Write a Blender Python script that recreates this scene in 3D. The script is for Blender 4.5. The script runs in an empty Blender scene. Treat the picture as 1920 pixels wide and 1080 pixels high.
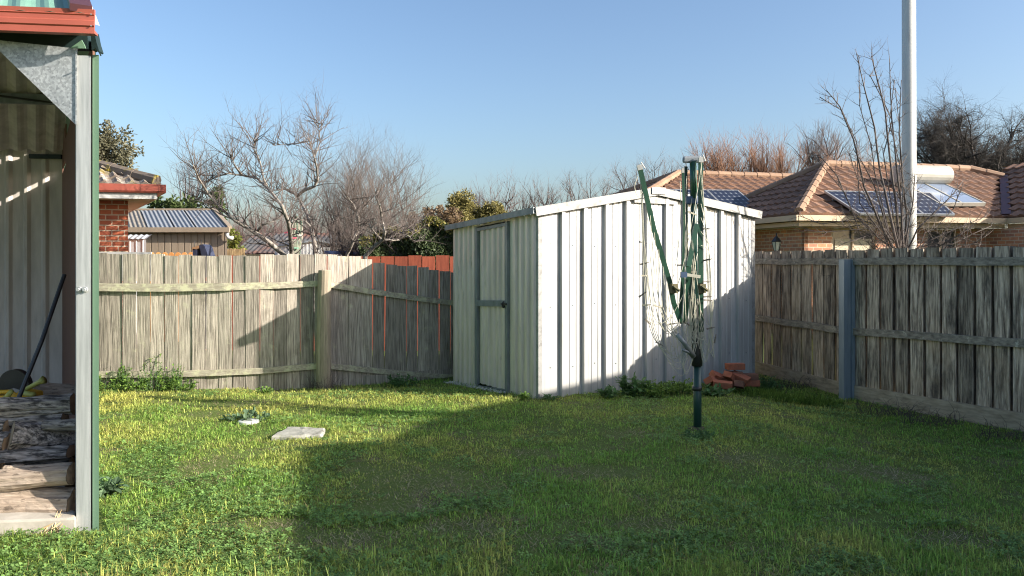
import bpy, math, random
import numpy as np
from mathutils import Vector

# ------------------------------------------------------------------ camera, sky, sun
SC = bpy.context.scene
COL = SC.collection
EYE, F, HZ = 1.55, 1500.0, 491.0          # eye height, focal length and horizon in photo pixels
cam_d = bpy.data.cameras.new('camera')
cam_d.lens = 36.0 * F / 1920.0
cam_d.sensor_width = 36.0
cam_d.shift_y = (HZ - 540.0) / 1920.0
cam_d.clip_end = 3000
cam_d.clip_start = 0.05
cam = bpy.data.objects.new('camera', cam_d)
cam.location = (0, 0, EYE)
cam.rotation_euler = (math.radians(90), 0, 0)
COL.objects.link(cam)
SC.camera = cam

SUNH = Vector((0.956, -0.292)).normalized()   # horizontal direction towards the sun
SUNT = 0.41                                   # tan(elevation)
ELEV = math.atan(SUNT)
w = bpy.data.worlds.new('World')
SC.world = w
w.use_nodes = True
wn = w.node_tree
sky = wn.nodes.new('ShaderNodeTexSky')
sky.sky_type = 'NISHITA'
sky.sun_disc = False
sky.sun_elevation = ELEV
sky.sun_rotation = math.atan2(SUNH.x, SUNH.y)
sky.air_density = 1.0
sky.dust_density = 2.6
sky.ozone_density = 2.6
bg = wn.nodes['Background']
bg.inputs['Strength'].default_value = 0.081
gam = wn.nodes.new('ShaderNodeGamma')
gam.inputs[1].default_value = 1.08
wn.links.new(sky.outputs[0], gam.inputs[0])
wn.links.new(gam.outputs[0], bg.inputs[0])
sd = bpy.data.lights.new('sun', 'SUN')
sd.energy = 4.6
sd.angle = math.radians(0.5)
sd.color = (1.0, 0.92, 0.80)
so = bpy.data.objects.new('sun', sd)
so.rotation_euler = Vector((SUNH.x * math.cos(ELEV), SUNH.y * math.cos(ELEV), math.sin(ELEV))).to_track_quat('Z', 'Y').to_euler()
so.location = (20, -6, 15)
COL.objects.link(so)
SC.view_settings.view_transform = 'Standard'
SC.view_settings.look = 'None'
SC.view_settings.exposure = 1.4
SC.view_settings.gamma = 1.0
SC.render.engine = 'CYCLES'
SC.cycles.use_denoising = True
SC.cycles.denoising_input_passes = 'RGB_ALBEDO_NORMAL'
SC.cycles.denoising_prefilter = 'ACCURATE'
SC.cycles.use_adaptive_sampling = False
SC.cycles.filter_width = 1.1
SC.cycles.max_bounces = 7
SC.cycles.caustics_reflective = False
SC.cycles.caustics_refractive = False

rnd = random.Random(7)
nrs = np.random.default_rng(5)


# ------------------------------------------------------------------ helpers
def P(px, py, Y):
    "the point at depth Y that the photo shows at pixel (px, py)"
    return Vector(((px - 960.0) / F * Y, Y, EYE - (py - HZ) / F * Y))


def sst(a, b, x):
    t = np.clip((np.asarray(x, float) - a) / (b - a), 0, 1)
    return t * t * (3 - 2 * t)


def gz(x, y):
    "height of the ground"
    x = np.asarray(x, float)
    y = np.asarray(y, float)
    z = -0.10 * sst(8.8, 11, y) * sst(0.6, -1.4, x) - 0.13 * sst(2.3, 3.7, x)
    z = z + 0.012 * np.sin(x * 2.1 + 1.3) * np.sin(y * 1.7) + 0.008 * np.sin(x * 4.7 + y * 3.1)
    return z


def ray_plane(px, py, p0, n):
    d = Vector(((px - 960) / F, 1.0, (HZ - py) / F))
    o = Vector((0, 0, EYE))
    t = (Vector(p0) - o).dot(n) / d.dot(n)
    return o + d * t


class MB:
    def __init__(self):
        self.v, self.f, self.uv = [], [], {}

    def quad(self, a, b, c, d):
        i = len(self.v)
        self.v += [tuple(a), tuple(b), tuple(c), tuple(d)]
        self.f.append((i, i + 1, i + 2, i + 3))

    def poly(self, pts):
        i = len(self.v)
        self.v += [tuple(p) for p in pts]
        self.f.append(tuple(range(i, i + len(pts))))

    def hexa(self, c):
        "eight corners: bottom 0-3 ccw, top 4-7"
        i = len(self.v)
        self.v += [tuple(p) for p in c]
        for q in ((3, 2, 1, 0), (4, 5, 6, 7), (0, 1, 5, 4), (1, 2, 6, 5), (2, 3, 7, 6), (3, 0, 4, 7)):
            self.f.append(tuple(i + k for k in q))

    def box(self, c, s, rz=0.0):
        cx, cy, cz = c
        hx, hy, hz = s[0] / 2, s[1] / 2, s[2] / 2
        ca, sa = math.cos(rz), math.sin(rz)
        out = []
        for z in (-hz, hz):
            for (x, y) in ((-hx, -hy), (hx, -hy), (hx, hy), (-hx, hy)):
                out.append((cx + x * ca - y * sa, cy + x * sa + y * ca, cz + z))
        self.hexa(out)

    def bar(self, a, b, wid, hei, up=Vector((0, 0, 1))):
        "rectangular bar from a to b"
        a, b = Vector(a), Vector(b)
        d = (b - a).normalized()
        s = d.cross(up)
        if s.length < 1e-4:
            s = d.cross(Vector((0, 1, 0)))
        s.normalize()
        t = s.cross(d).normalized()
        s *= wid / 2
        t *= hei / 2
        self.hexa([a - s - t, a + s - t, b + s - t, b - s - t, a - s + t, a + s + t, b + s + t, b - s + t])

    def prism(self, pts, off):
        "extrude polygon pts (list of Vector) by vector off"
        i = len(self.v)
        n = len(pts)
        self.v += [tuple(p) for p in pts] + [tuple(Vector(p) + off) for p in pts]
        self.f.append(tuple(range(i + n - 1, i - 1, -1)))
        self.f.append(tuple(range(i + n, i + 2 * n)))
        for k in range(n):
            k2 = (k + 1) % n
            self.f.append((i + k, i + k2, i + n + k2, i + n + k))

    def tube(self, pts, rad, sides=6, cap=True):
        pts = [Vector(p) for p in pts]
        n = len(pts)
        if not hasattr(rad, '__len__'):
            rad = [rad] * n
        i0 = len(self.v)
        ref = None
        for k in range(n):
            d = (pts[min(k + 1, n - 1)] - pts[max(k - 1, 0)])
            if d.length < 1e-9:
                d = Vector((0, 0, 1))
            d.normalize()
            if ref is None:
                ref = Vector((1, 0, 0)) if abs(d.x) < 0.8 else Vector((0, 1, 0))
            s = ref - d * ref.dot(d)
            if s.length < 1e-5:
                s = d.orthogonal()
            s.normalize()
            ref = s
            t = d.cross(s)
            r = rad[k]
            for j in range(sides):
                a = 2 * math.pi * j / sides
                q = pts[k] + (s * math.cos(a) + t * math.sin(a)) * r
                self.v.append((q.x, q.y, q.z))
        for k in range(n - 1):
            for j in range(sides):
                j2 = (j + 1) % sides
                a = i0 + k * sides
                self.f.append((a + j, a + j2, a + sides + j2, a + sides + j))
        if cap:
            self.f.append(tuple(i0 + j for j in range(sides - 1, -1, -1)))
            self.f.append(tuple(i0 + (n - 1) * sides + j for j in range(sides)))

    def strip(self, lo, hi):
        i = len(self.v)
        n = len(lo)
        self.v += [tuple(p) for p in lo] + [tuple(p) for p in hi]
        for k in range(n - 1):
            self.f.append((i + k, i + k + 1, i + n + k + 1, i + n + k))

    def lathe(self, c, prof, sides=16):
        i0 = len(self.v)
        for (r, z) in prof:
            for j in range(sides):
                a = 2 * math.pi * j / sides
                self.v.append((c[0] + r * math.cos(a), c[1] + r * math.sin(a), c[2] + z))
        for k in range(len(prof) - 1):
            for j in range(sides):
                j2 = (j + 1) % sides
                a = i0 + k * sides
                self.f.append((a + j, a + j2, a + sides + j2, a + sides + j))
        self.f.append(tuple(i0 + j for j in range(sides - 1, -1, -1)))
        self.f.append(tuple(i0 + (len(prof) - 1) * sides + j for j in range(sides)))


OFF = {}


def empty(name, loc, label=None, cat=None, group=None):
    o = bpy.data.objects.new(name, None)
    o.location = loc
    o.empty_display_size = 0.2
    COL.objects.link(o)
    OFF[o] = Vector(loc)
    tag(o, label, cat, group)
    return o


def tag(o, label=None, cat=None, group=None, kind=None):
    if label:
        o['label'] = label
    if cat:
        o['category'] = cat
    if group:
        o['group'] = group
    if kind:
        o['kind'] = kind
    return o


def build(name, mb, mat, parent=None, smooth=False, origin=None, bevel=0.0):
    off = OFF[parent] if parent is not None else Vector(origin or (0, 0, 0))
    me = bpy.data.meshes.new(name)
    me.from_pydata([(a - off.x, b - off.y, c - off.z) for (a, b, c) in mb.v], [], mb.f)
    me.materials.append(mat)
    if smooth:
        me.polygons.foreach_set('use_smooth', [True] * len(me.polygons))
    me.update()
    o = bpy.data.objects.new(name, me)
    COL.objects.link(o)
    if parent is not None:
        o.parent = parent
    else:
        o.location = off
    OFF[o] = off
    if bevel:
        m = o.modifiers.new('bevel', 'BEVEL')
        m.width = bevel
        m.segments = 2
        m.limit_method = 'ANGLE'
    return o


def np_mesh(name, verts, quads, tris, mat, col=None, kind=None):
    me = bpy.data.meshes.new(name)
    nq, nt = len(quads), len(tris)
    me.vertices.add(len(verts))
    me.vertices.foreach_set('co', np.ascontiguousarray(verts, np.float32).ravel())
    loops = np.concatenate([np.asarray(quads, np.int32).ravel(), np.asarray(tris, np.int32).ravel()])
    me.loops.add(len(loops))
    me.loops.foreach_set('vertex_index', loops)
    me.polygons.add(nq + nt)
    st = np.concatenate([np.arange(nq) * 4, nq * 4 + np.arange(nt) * 3]).astype(np.int32)
    me.polygons.foreach_set('loop_start', st)
    me.polygons.foreach_set('loop_total', np.concatenate([np.full(nq, 4), np.full(nt, 3)]).astype(np.int32))
    me.update(calc_edges=True)
    if col is not None:
        at = me.color_attributes.new('col', 'FLOAT_COLOR', 'POINT')
        at.data.foreach_set('color', np.concatenate([col, np.ones((len(col), 1))], 1).astype(np.float32).ravel())
    me.materials.append(mat)
    o = bpy.data.objects.new(name, me)
    COL.objects.link(o)
    if kind:
        o['kind'] = kind
    OFF[o] = Vector((0, 0, 0))
    return o


# ------------------------------------------------------------------ materials
def new_mat(name):
    m = bpy.data.materials.new(name)
    m.use_nodes = True
    nt = m.node_tree
    return m, nt, nt.nodes['Principled BSDF']


def nd(nt, typ, **kw):
    n = nt.nodes.new(typ)
    for k, v in kw.items():
        if k.startswith('_'):
            setattr(n, k[1:], v)
        else:
            n.inputs[k.replace('__', ' ')].default_value = v
    return n


def rgb(c):
    return (c[0], c[1], c[2], 1.0)


def mixc(nt, fac, a, b, blend='MIX'):
    n = nt.nodes.new('ShaderNodeMix')
    n.data_type = 'RGBA'
    n.blend_type = blend
    for s, v in ((0, fac), (6, a), (7, b)):
        if hasattr(v, 'is_linked') or isinstance(v, bpy.types.NodeSocket):
            nt.links.new(v, n.inputs[s])
        elif s == 0:
            n.inputs[0].default_value = v
        else:
            n.inputs[s].default_value = rgb(v)
    return n.outputs[2]


def ramp(nt, src, p0, p1, c0=(0, 0, 0), c1=(1, 1, 1)):
    r = nt.nodes.new('ShaderNodeValToRGB')
    r.color_ramp.elements[0].position = p0
    r.color_ramp.elements[1].position = p1
    r.color_ramp.elements[0].color = rgb(c0)
    r.color_ramp.elements[1].color = rgb(c1)
    nt.links.new(src, r.inputs[0])
    return r.outputs[0]


def coords(nt, stretch=(1, 1, 1)):
    tc = nt.nodes.new('ShaderNodeTexCoord')
    mp = nt.nodes.new('ShaderNodeMapping')
    mp.inputs['Scale'].default_value = stretch
    nt.links.new(tc.outputs['Object'], mp.inputs[0])
    return mp.outputs[0]


def noise(nt, vec, scale, detail=5, rough=0.6, dist=0.0):
    n = nd(nt, 'ShaderNodeTexNoise', Scale=scale, Detail=detail, Roughness=rough, Distortion=dist)
    nt.links.new(vec, n.inputs['Vector'])
    return n.outputs['Fac']


def pm(name, c1, c2, scale=6, stretch=(1, 1, 1), rough=0.7, metal=0.0, bump=0.0, island=0.0, stains=(), lo=0.3, hi=0.7, spec=0.5, transl=0.0, detail=6):
    """mottled material: noise between c1 and c2, brightness per island, extra stains (colour, scale, p0, p1, strength, stretch)"""
    m, nt, b = new_mat(name)
    v = coords(nt, stretch)
    nz = noise(nt, v, scale, detail)
    c = ramp(nt, nz, lo, hi, c1, c2)
    for (sc_, ss, p0, p1, st, sv) in stains:
        n2 = noise(nt, coords(nt, sv), ss, 6, 0.65)
        f = ramp(nt, n2, p0, p1)
        mm = nt.nodes.new('ShaderNodeMath')
        mm.operation = 'MULTIPLY'
        mm.inputs[1].default_value = st
        nt.links.new(f, mm.inputs[0])
        c = mixc(nt, mm.outputs[0], c, sc_)
    if island:
        g = nt.nodes.new('ShaderNodeNewGeometry')
        mr = nd(nt, 'ShaderNodeMapRange')
        mr.inputs['To Min'].default_value = 1 - island
        mr.inputs['To Max'].default_value = 1 + island
        nt.links.new(g.outputs['Random Per Island'], mr.inputs[0])
        hs = nd(nt, 'ShaderNodeHueSaturation')
        nt.links.new(mr.outputs[0], hs.inputs['Value'])
        nt.links.new(c, hs.inputs['Color'])
        c = hs.outputs[0]
    nt.links.new(c, b.inputs['Base Color'])
    b.inputs['Roughness'].default_value = rough
    b.inputs['Metallic'].default_value = metal
    b.inputs['Specular IOR Level'].default_value = spec
    if bump:
        bp = nd(nt, 'ShaderNodeBump', Strength=bump, Distance=0.01)
        nt.links.new(nz, bp.inputs['Height'])
        nt.links.new(bp.outputs[0], b.inputs['Normal'])
    if transl:
        tr = nt.nodes.new('ShaderNodeBsdfTranslucent')
        nt.links.new(c, tr.inputs[0])
        mx = nt.nodes.new('ShaderNodeMixShader')
        mx.inputs[0].default_value = transl
        nt.links.new(b.outputs[0], mx.inputs[1])
        nt.links.new(tr.outputs[0], mx.inputs[2])
        nt.links.new(mx.outputs[0], nt.nodes['Material Output'].inputs[0])
    return m


def brick_mat(name, c1, c2, mortar, bw=0.24, bh=0.086, ms=0.011):
    m, nt, b = new_mat(name)
    tc = nt.nodes.new('ShaderNodeTexCoord')
    sp = nt.nodes.new('ShaderNodeSeparateXYZ')
    nt.links.new(tc.outputs['Object'], sp.inputs[0])
    ad = nt.nodes.new('ShaderNodeMath')
    nt.links.new(sp.outputs[0], ad.inputs[0])
    nt.links.new(sp.outputs[1], ad.inputs[1])
    cb = nt.nodes.new('ShaderNodeCombineXYZ')
    nt.links.new(ad.outputs[0], cb.inputs[0])
    nt.links.new(sp.outputs[2], cb.inputs[1])
    br = nt.nodes.new('ShaderNodeTexBrick')
    nt.links.new(cb.outputs[0], br.inputs['Vector'])
    br.inputs['Color1'].default_value = rgb(c1)
    br.inputs['Color2'].default_value = rgb(c2)
    br.inputs['Mortar'].default_value = rgb(mortar)
    br.inputs['Scale'].default_value = 1.0
    br.inputs['Mortar Size'].default_value = ms
    br.inputs['Brick Width'].default_value = bw
    br.inputs['Row Height'].default_value = bh
    n = noise(nt, tc.outputs['Object'], 9, 5)
    c = mixc(nt, 0.35, br.outputs[0], ramp(nt, n, 0.3, 0.7, (0.35, 0.35, 0.35), (0.8, 0.8, 0.8)), 'OVERLAY')
    nt.links.new(c, b.inputs['Base Color'])
    b.inputs['Roughness'].default_value = 0.85
    bp = nd(nt, 'ShaderNodeBump', Strength=0.6, Distance=0.012)
    bp.invert = True
    nt.links.new(br.outputs['Fac'], bp.inputs['Height'])
    nt.links.new(bp.outputs[0], b.inputs['Normal'])
    return m


def attr_mat(name, rough=0.6, transl=0.35):
    m, nt, b = new_mat(name)
    a = nt.nodes.new('ShaderNodeVertexColor')
    a.layer_name = 'col'
    nt.links.new(a.outputs[0], b.inputs['Base Color'])
    b.inputs['Roughness'].default_value = rough
    b.inputs['Specular IOR Level'].default_value = 0.25
    tr = nt.nodes.new('ShaderNodeBsdfTranslucent')
    nt.links.new(a.outputs[0], tr.inputs[0])
    mx = nt.nodes.new('ShaderNodeMixShader')
    mx.inputs[0].default_value = transl
    nt.links.new(b.outputs[0], mx.inputs[1])
    nt.links.new(tr.outputs[0], mx.inputs[2])
    nt.links.new(mx.outputs[0], nt.nodes['Material Output'].inputs[0])
    return m


def solar_mat():
    m, nt, b = new_mat('solar_cells')
    uv = nt.nodes.new('ShaderNodeUVMap')
    sp = nt.nodes.new('ShaderNodeSeparateXYZ')
    nt.links.new(uv.outputs[0], sp.inputs[0])

    def mth(op, a, bb=None):
        n = nt.nodes.new('ShaderNodeMath')
        n.operation = op
        for i, q in enumerate((a, bb)):
            if q is None:
                continue
            if isinstance(q, (int, float)):
                n.inputs[i].default_value = q
            else:
                nt.links.new(q, n.inputs[i])
        return n.outputs[0]
    fx = mth('ABSOLUTE', mth('SUBTRACT', mth('FRACT', sp.outputs[0]), 0.5))
    fy = mth('ABSOLUTE', mth('SUBTRACT', mth('FRACT', sp.outputs[1]), 0.5))
    corner = mth('GREATER_THAN', mth('ADD', fx, fy), 0.76)
    line = mth('GREATER_THAN', mth('MAXIMUM', fx, fy), 0.475)
    msk = mth('MAXIMUM', corner, mth('MULTIPLY', line, 0.5))
    nt.links.new(mixc(nt, msk, (0.012, 0.016, 0.034), (0.16, 0.175, 0.20)), b.inputs['Base Color'])
    b.inputs['Roughness'].default_value = 0.45
    b.inputs['Specular IOR Level'].default_value = 0.25
    return m


GALV = None


def galv_mat():
    m, nt, b = new_mat('galvanised_spangle')
    tc = nt.nodes.new('ShaderNodeTexCoord')
    vo = nd(nt, 'ShaderNodeTexVoronoi', Scale=85.0, Randomness=1.0)
    nt.links.new(tc.outputs['Object'], vo.inputs['Vector'])
    n = noise(nt, tc.outputs['Object'], 5, 4)
    sp = nt.nodes.new('ShaderNodeSeparateColor')
    nt.links.new(vo.outputs['Color'], sp.inputs[0])
    c = ramp(nt, sp.outputs[0], 0.0, 1.0, (0.26, 0.28, 0.29), (0.6, 0.63, 0.64))
    c = mixc(nt, 0.3, c, ramp(nt, n, 0.35, 0.65, (0.25, 0.26, 0.27), (0.6, 0.6, 0.6)))
    nt.links.new(c, b.inputs['Base Color'])
    b.inputs['Metallic'].default_value = 0.5
    b.inputs['Roughness'].default_value = 0.5
    return m


M = {}
LICH = (0.42, 0.43, 0.30)
M['paling_light'] = pm('weathered_paling', (0.13, 0.110, 0.092), (0.43, 0.38, 0.325), 5, (17, 17, 0.7), 0.9, bump=0.8, island=0.26, lo=.33, hi=.66, stains=(((0.44, 0.43, 0.29), 6, 0.60, 0.70, 0.5, (1.2, 1.2, 1)), ((0.07, 0.058, 0.048), 3, 0.56, 0.70, 0.65, (9, 9, 0.6)), ((0.10, 0.085, 0.065), 2.2, 0.56, 0.72, 0.55, (1.4, 1.4, 1.2))))
M['rail_light'] = pm('lichen_rail', (0.22, 0.19, 0.145), (0.41, 0.37, 0.30), 5, (1.2, 10, 10), 0.9, bump=0.5, stains=(((0.50, 0.49, 0.33), 11, 0.47, 0.6, 0.75, (1, 1, 1)), ((.1, .085, .06), 5, .6, .7, .6, (1, 4, 4))))
M['post_timber'] = pm('timber_post', (0.19, 0.155, 0.115), (0.38, 0.32, 0.24), 4, (12, 12, 0.8), 0.9, bump=0.4,
                      stains=((0.1, 0.09, 0.06), 3, 0.6, 0.8, 0.6, (6, 6, .6)) and (((0.10, 0.09, 0.06), 3, 0.6, 0.8, 0.6, (6, 6, .6)),))
M['paling_dark'] = pm('dark_weathered_paling', (0.082, 0.062, 0.047), (0.62, 0.525, 0.41), 4, (13, 13, 0.9), 0.92, bump=0.8, island=0.32, lo=0.34, hi=0.72, stains=(((0.62, 0.58, 0.51), 5, 0.62, 0.69, 0.6, (8, 8, 1.0)), ((0.028, 0.024, 0.021), 2.2, 0.48, 0.64, 0.8, (3, 3, 0.8)), ((0.42, 0.30, 0.18), 1.2, 0.52, 0.7, 0.4, (1, 1, 1))))
M['rail_dark'] = pm('grey_rail', (0.12, 0.105, 0.085), (0.34, 0.305, 0.25), 4, (7, 2, 9), 0.9, bump=0.5, stains=(((0.58, 0.58, 0.47), 10, 0.6, 0.7, 0.7, (1, 1, 1)), ((0.36, 0.27, 0.07), 3, 0.64, 0.72, 0.5, (1, 1, 1)), ((.05, .042, .035), 3, .55, .7, .6, (2, 2, 2))))
M['plinth'] = pm('plinth_board', (0.20, 0.165, 0.118), (0.41, 0.35, 0.265), 3, (3, 1.5, 10), 0.9, bump=0.4, stains=(((.12, .1, .07), 3, .58, .72, .6, (1, 1, 2)),))
M['red_fence'] = pm('red_stained_paling', (0.21, 0.046, 0.023), (0.34, 0.082, 0.040), 4, (8, 8, 1), 0.8, island=0.15)
M['orange_picket'] = pm('orange_picket', (0.45, 0.20, 0.06), (0.60, 0.30, 0.10), 4, (6, 6, 1), 0.8, island=0.15)
M['pine_picket'] = pm('pine_picket', (0.45, 0.30, 0.14), (0.58, 0.42, 0.22), 4, (6, 6, 1), 0.8, island=0.15)
DIRT = ((0.34, 0.30, 0.25), 2.0, 0.58, 0.78, 0.35, (1, 1, 0.35))
M['zinc'] = pm('zincalume_sheet', (0.38, 0.38, 0.375), (0.54, 0.54, 0.535), 2.2, (2, 2, 0.5), 0.42, metal=0.25, bump=0.05, stains=(((0.27, 0.245, 0.21), 2.0, 0.52, 0.78, 0.6, (1, 1, 0.35)), ((0.20, 0.195, 0.185), 5, 0.52, 0.72, 0.55, (7, 7, 0.14)), ((0.18, 0.17, 0.16), 12, 0.64, 0.74, 0.6, (1, 1, 0.25)), ((0.32, 0.24, 0.17), 7, 0.64, 0.76, 0.6, (3, 3, .5))))
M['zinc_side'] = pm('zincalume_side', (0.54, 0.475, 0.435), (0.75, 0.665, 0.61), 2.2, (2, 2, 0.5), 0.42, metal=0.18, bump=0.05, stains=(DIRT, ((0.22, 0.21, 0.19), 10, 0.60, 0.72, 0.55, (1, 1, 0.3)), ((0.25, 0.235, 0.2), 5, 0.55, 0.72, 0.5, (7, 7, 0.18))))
M['zinc_trim'] = pm('zincalume_trim', (0.22, 0.22, 0.215), (0.34, 0.34, 0.33), 8, (1, 1, 1), 0.55, metal=0.1, stains=(((0.13, 0.125, 0.12), 14, 0.5, 0.68, 0.7, (1, 1, 1)),))
M['zinc_roof'] = pm('zinc_roof', (0.20, 0.205, 0.21), (0.34, 0.345, 0.35), 3, (1, 1, 1), 0.5, metal=0.4)
M['door_frame'] = pm('door_frame_steel', (0.14, 0.16, 0.17), (0.26, 0.28, 0.29), 4, (3, 3, 1), 0.5, metal=0.3)
M['black'] = pm('black_plastic', (0.012, 0.012, 0.013), (0.03, 0.03, 0.032), 9, rough=0.45)
M['steel_post'] = pm('blue_grey_steel', (0.17, 0.215, 0.25), (0.28, 0.335, 0.37), 3, (4, 4, 0.6), 0.45, metal=0.2)
M['galv'] = galv_mat()
M['galv_post'] = pm('galvanised_post', (0.34, 0.36, 0.36), (0.55, 0.57, 0.57), 5, (9, 9, 0.5), 0.5, metal=0.45)
M['red_steel'] = pm('terracotta_gutter', (0.28, 0.068, 0.045), (0.335, 0.088, 0.06), 3, (1, 1, 1), 0.45)
M['maroon'] = pm('maroon_steel', (0.05, 0.016, 0.022), (0.075, 0.026, 0.032), 3, rough=0.5)
M['brown_wall'] = pm('brown_lining', (0.11, 0.05, 0.034), (0.19, 0.09, 0.06), 4, (6, 6, .7), 0.7)
M['green_steel'] = pm('heritage_green', (0.125, 0.225, 0.15), (0.16, 0.27, 0.18), 3, (5, 5, .6), 0.45)
M['green_roof'] = pm('green_roof', (0.13, 0.27, 0.20), (0.19, 0.34, 0.26), 3, rough=0.45)
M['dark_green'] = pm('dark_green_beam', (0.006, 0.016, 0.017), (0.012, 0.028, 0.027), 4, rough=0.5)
M['liner'] = pm('grey_liner_sheet', (0.46, 0.42, 0.385), (0.66, 0.605, 0.555), 3, (3, 3, .6), 0.55, stains=(((0.25, 0.22, 0.19), 3, .55, .75, .6, (2, 2, .3)),))
M['conc'] = pm('old_concrete', (0.32, 0.29, 0.24), (0.50, 0.46, 0.40), 7, rough=0.9, bump=0.4, stains=(((0.2, 0.17, 0.12), 5, .55, .75, .5, (1, 1, 1)),))
M['slab'] = pm('chalky_slab', (0.24, 0.23, 0.205), (0.40, 0.385, 0.35), 14, rough=0.95, bump=0.8, stains=(((0.10, 0.09, 0.07), 9, .54, .70, .8, (1, 1, 1)),))
M['white_lid'] = pm('white_lid', (0.44, 0.44, 0.44), (0.52, 0.52, 0.52), 6, rough=0.5)
M['log'] = pm('log_bark', (0.075, 0.066, 0.06), (0.58, 0.50, 0.44), 7, (1.0, 10, 10), 0.9, bump=1.0, lo=0.36, hi=0.66, stains=(((0.025, 0.02, 0.018), 6, .50, .60, .88, (1.5, 7, 7)),))
M['log_pale'] = pm('log_barkless', (0.22, 0.165, 0.12), (0.50, 0.40, 0.31), 7, (1.0, 9, 9), 0.85, bump=0.9, stains=(((0.07, 0.05, 0.035), 6, .56, .66, .8, (2, 6, 6)),))
M['log_end'] = pm('log_end_grain', (0.28, 0.19, 0.12), (0.46, 0.33, 0.22), 14, rough=0.9, bump=0.4)
M['straw'] = pm('dry_straw', (0.32, 0.22, 0.11), (0.55, 0.42, 0.24), 6, rough=0.8, island=0.3)
M['yellow'] = pm('yellow_plastic', (0.62, 0.36, 0.02), (0.72, 0.44, 0.03), 6, rough=0.4)
M['olive_plastic'] = pm('olive_plastic', (0.34, 0.36, 0.08), (0.46, 0.47, 0.13), 6, rough=0.5)
M['hoist'] = pm('hoist_green', (0.015, 0.056, 0.034), (0.030, 0.088, 0.054), 4, (3, 3, .6), 0.4, stains=(((0.25, 0.25, 0.2), 14, .66, .75, .5, (1, 1, 1)),))
M['hoist_dark'] = pm('hoist_dark_green', (0.010, 0.038, 0.034), (0.018, 0.058, 0.05), 4, rough=0.4)
M['hoist_cap'] = pm('grey_cap', (0.16, 0.18, 0.20), (0.26, 0.28, 0.30), 5, rough=0.5)
M['blue_collar'] = pm('blue_collar', (0.04, 0.07, 0.13), (0.07, 0.11, 0.19), 5, rough=0.5)
M['rust'] = pm('rusty_joint', (0.05, 0.06, 0.035), (0.17, 0.13, 0.06), 14, rough=0.85)
M['cord'] = pm('pale_cord', (0.42, 0.40, 0.31), (0.60, 0.58, 0.47), 9, rough=0.7)
M['white_cap'] = pm('white_cap', (0.34, 0.34, 0.32), (0.46, 0.46, 0.44), 9, rough=0.6)
M['peg_wood'] = pm('peg_wood', (0.07, 0.06, 0.05), (0.20, 0.17, 0.13), 20, rough=0.8)
M['peg_pale'] = pm('peg_pale', (0.40, 0.37, 0.28), (0.55, 0.50, 0.38), 20, rough=0.8)
M['brick_loose'] = pm('loose_brick', (0.24, 0.068, 0.036), (0.40, 0.14, 0.072), 8, rough=0.9, bump=0.4, island=0.0, stains=(((0.12, 0.06, 0.045), 6, .52, .7, .7, (1, 1, 1)),))
M['brick_dark'] = pm('dark_loose_brick', (0.10, 0.05, 0.035), (0.22, 0.10, 0.065), 8, rough=0.9, bump=0.4)
M['brick_left'] = brick_mat('red_brick', (0.42, 0.11, 0.05), (0.33, 0.085, 0.045), (0.50, 0.38, 0.28), 0.23, 0.086, 0.010)
M['brick_right'] = brick_mat('mottled_brick', (0.55, 0.24, 0.12), (0.34, 0.16, 0.11), (0.52, 0.40, 0.29), 0.24, 0.086, 0.011)
M['tile_left'] = pm('lichen_tile', (0.13, 0.10, 0.08), (0.25, 0.20, 0.16), 8, rough=0.9, island=0.25,
                    stains=(((0.46, 0.44, 0.38), 7, .52, .64, .75, (1, 1, 1)), ((0.34, 0.28, 0.03), 2.5, .56, .7, .7, (1, 1, 1))))
M['cap_left'] = pm('lichen_cap', (0.11, 0.09, 0.075), (0.19, 0.15, 0.12), 8, rough=0.9,
                   stains=(((0.42, 0.33, 0.03), 3.0, .5, .6, .9, (1, 1, 1)),))
M['tile_right'] = pm('terracotta_tile', (0.152, 0.083, 0.053), (0.230, 0.127, 0.082), 5, rough=0.8, island=0.16,
                     stains=(((0.13, 0.065, 0.045), 1.5, .5, .75, .5, (1, 1, 1)),))
M['cap_right'] = pm('terracotta_cap', (0.22, 0.135, 0.085), (0.285, 0.178, 0.115), 5, rough=0.8, island=0.1)
M['cream'] = pm('cream_gutter', (0.46, 0.345, 0.225), (0.52, 0.39, 0.26), 3, rough=0.5)
M['white'] = pm('white_paint', (0.46, 0.455, 0.43), (0.54, 0.535, 0.51), 3, rough=0.6)
M['soffit'] = pm('soffit_sheet', (0.44, 0.40, 0.33), (0.50, 0.46, 0.38), 3, rough=0.8)
M['beige'] = pm('beige_cladding', (0.24, 0.185, 0.135), (0.29, 0.23, 0.17), 2, (2, 2, .5), 0.6)
M['beige_roof'] = pm('weathered_roof', (0.17, 0.15, 0.12), (0.27, 0.24, 0.20), 3, (6, 1, 1), 0.6, stains=(((0.08, 0.07, 0.05), 4, .55, .7, .6, (1, 1, 1)),))
M['clear_sheet'] = pm('clear_sheet', (0.15, 0.165, 0.185), (0.215, 0.23, 0.255), 3, (6, 1, 1), 0.6)
M['grey_sheet'] = pm('grey_cladding', (0.30, 0.33, 0.36), (0.40, 0.43, 0.46), 3, (3, 3, .6), 0.55)
M['rust_roof'] = pm('rusting_roof', (0.05, 0.05, 0.053), (0.095, 0.095, 0.097), 2, (3, 1, 1), 0.8, stains=(((0.13, 0.052, 0.03), 0.8, .46, .58, .85, (1, .6, .6)),))
M['navy'] = pm('navy_cover', (0.022, 0.028, 0.06), (0.045, 0.055, 0.10), 5, rough=0.6)
M['blue_tarp'] = pm('blue_tarp', (0.05, 0.085, 0.20), (0.09, 0.13, 0.28), 5, rough=0.5)
M['tan'] = pm('tan_board', (0.30, 0.16, 0.08), (0.42, 0.25, 0.13), 5, rough=0.7)
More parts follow.
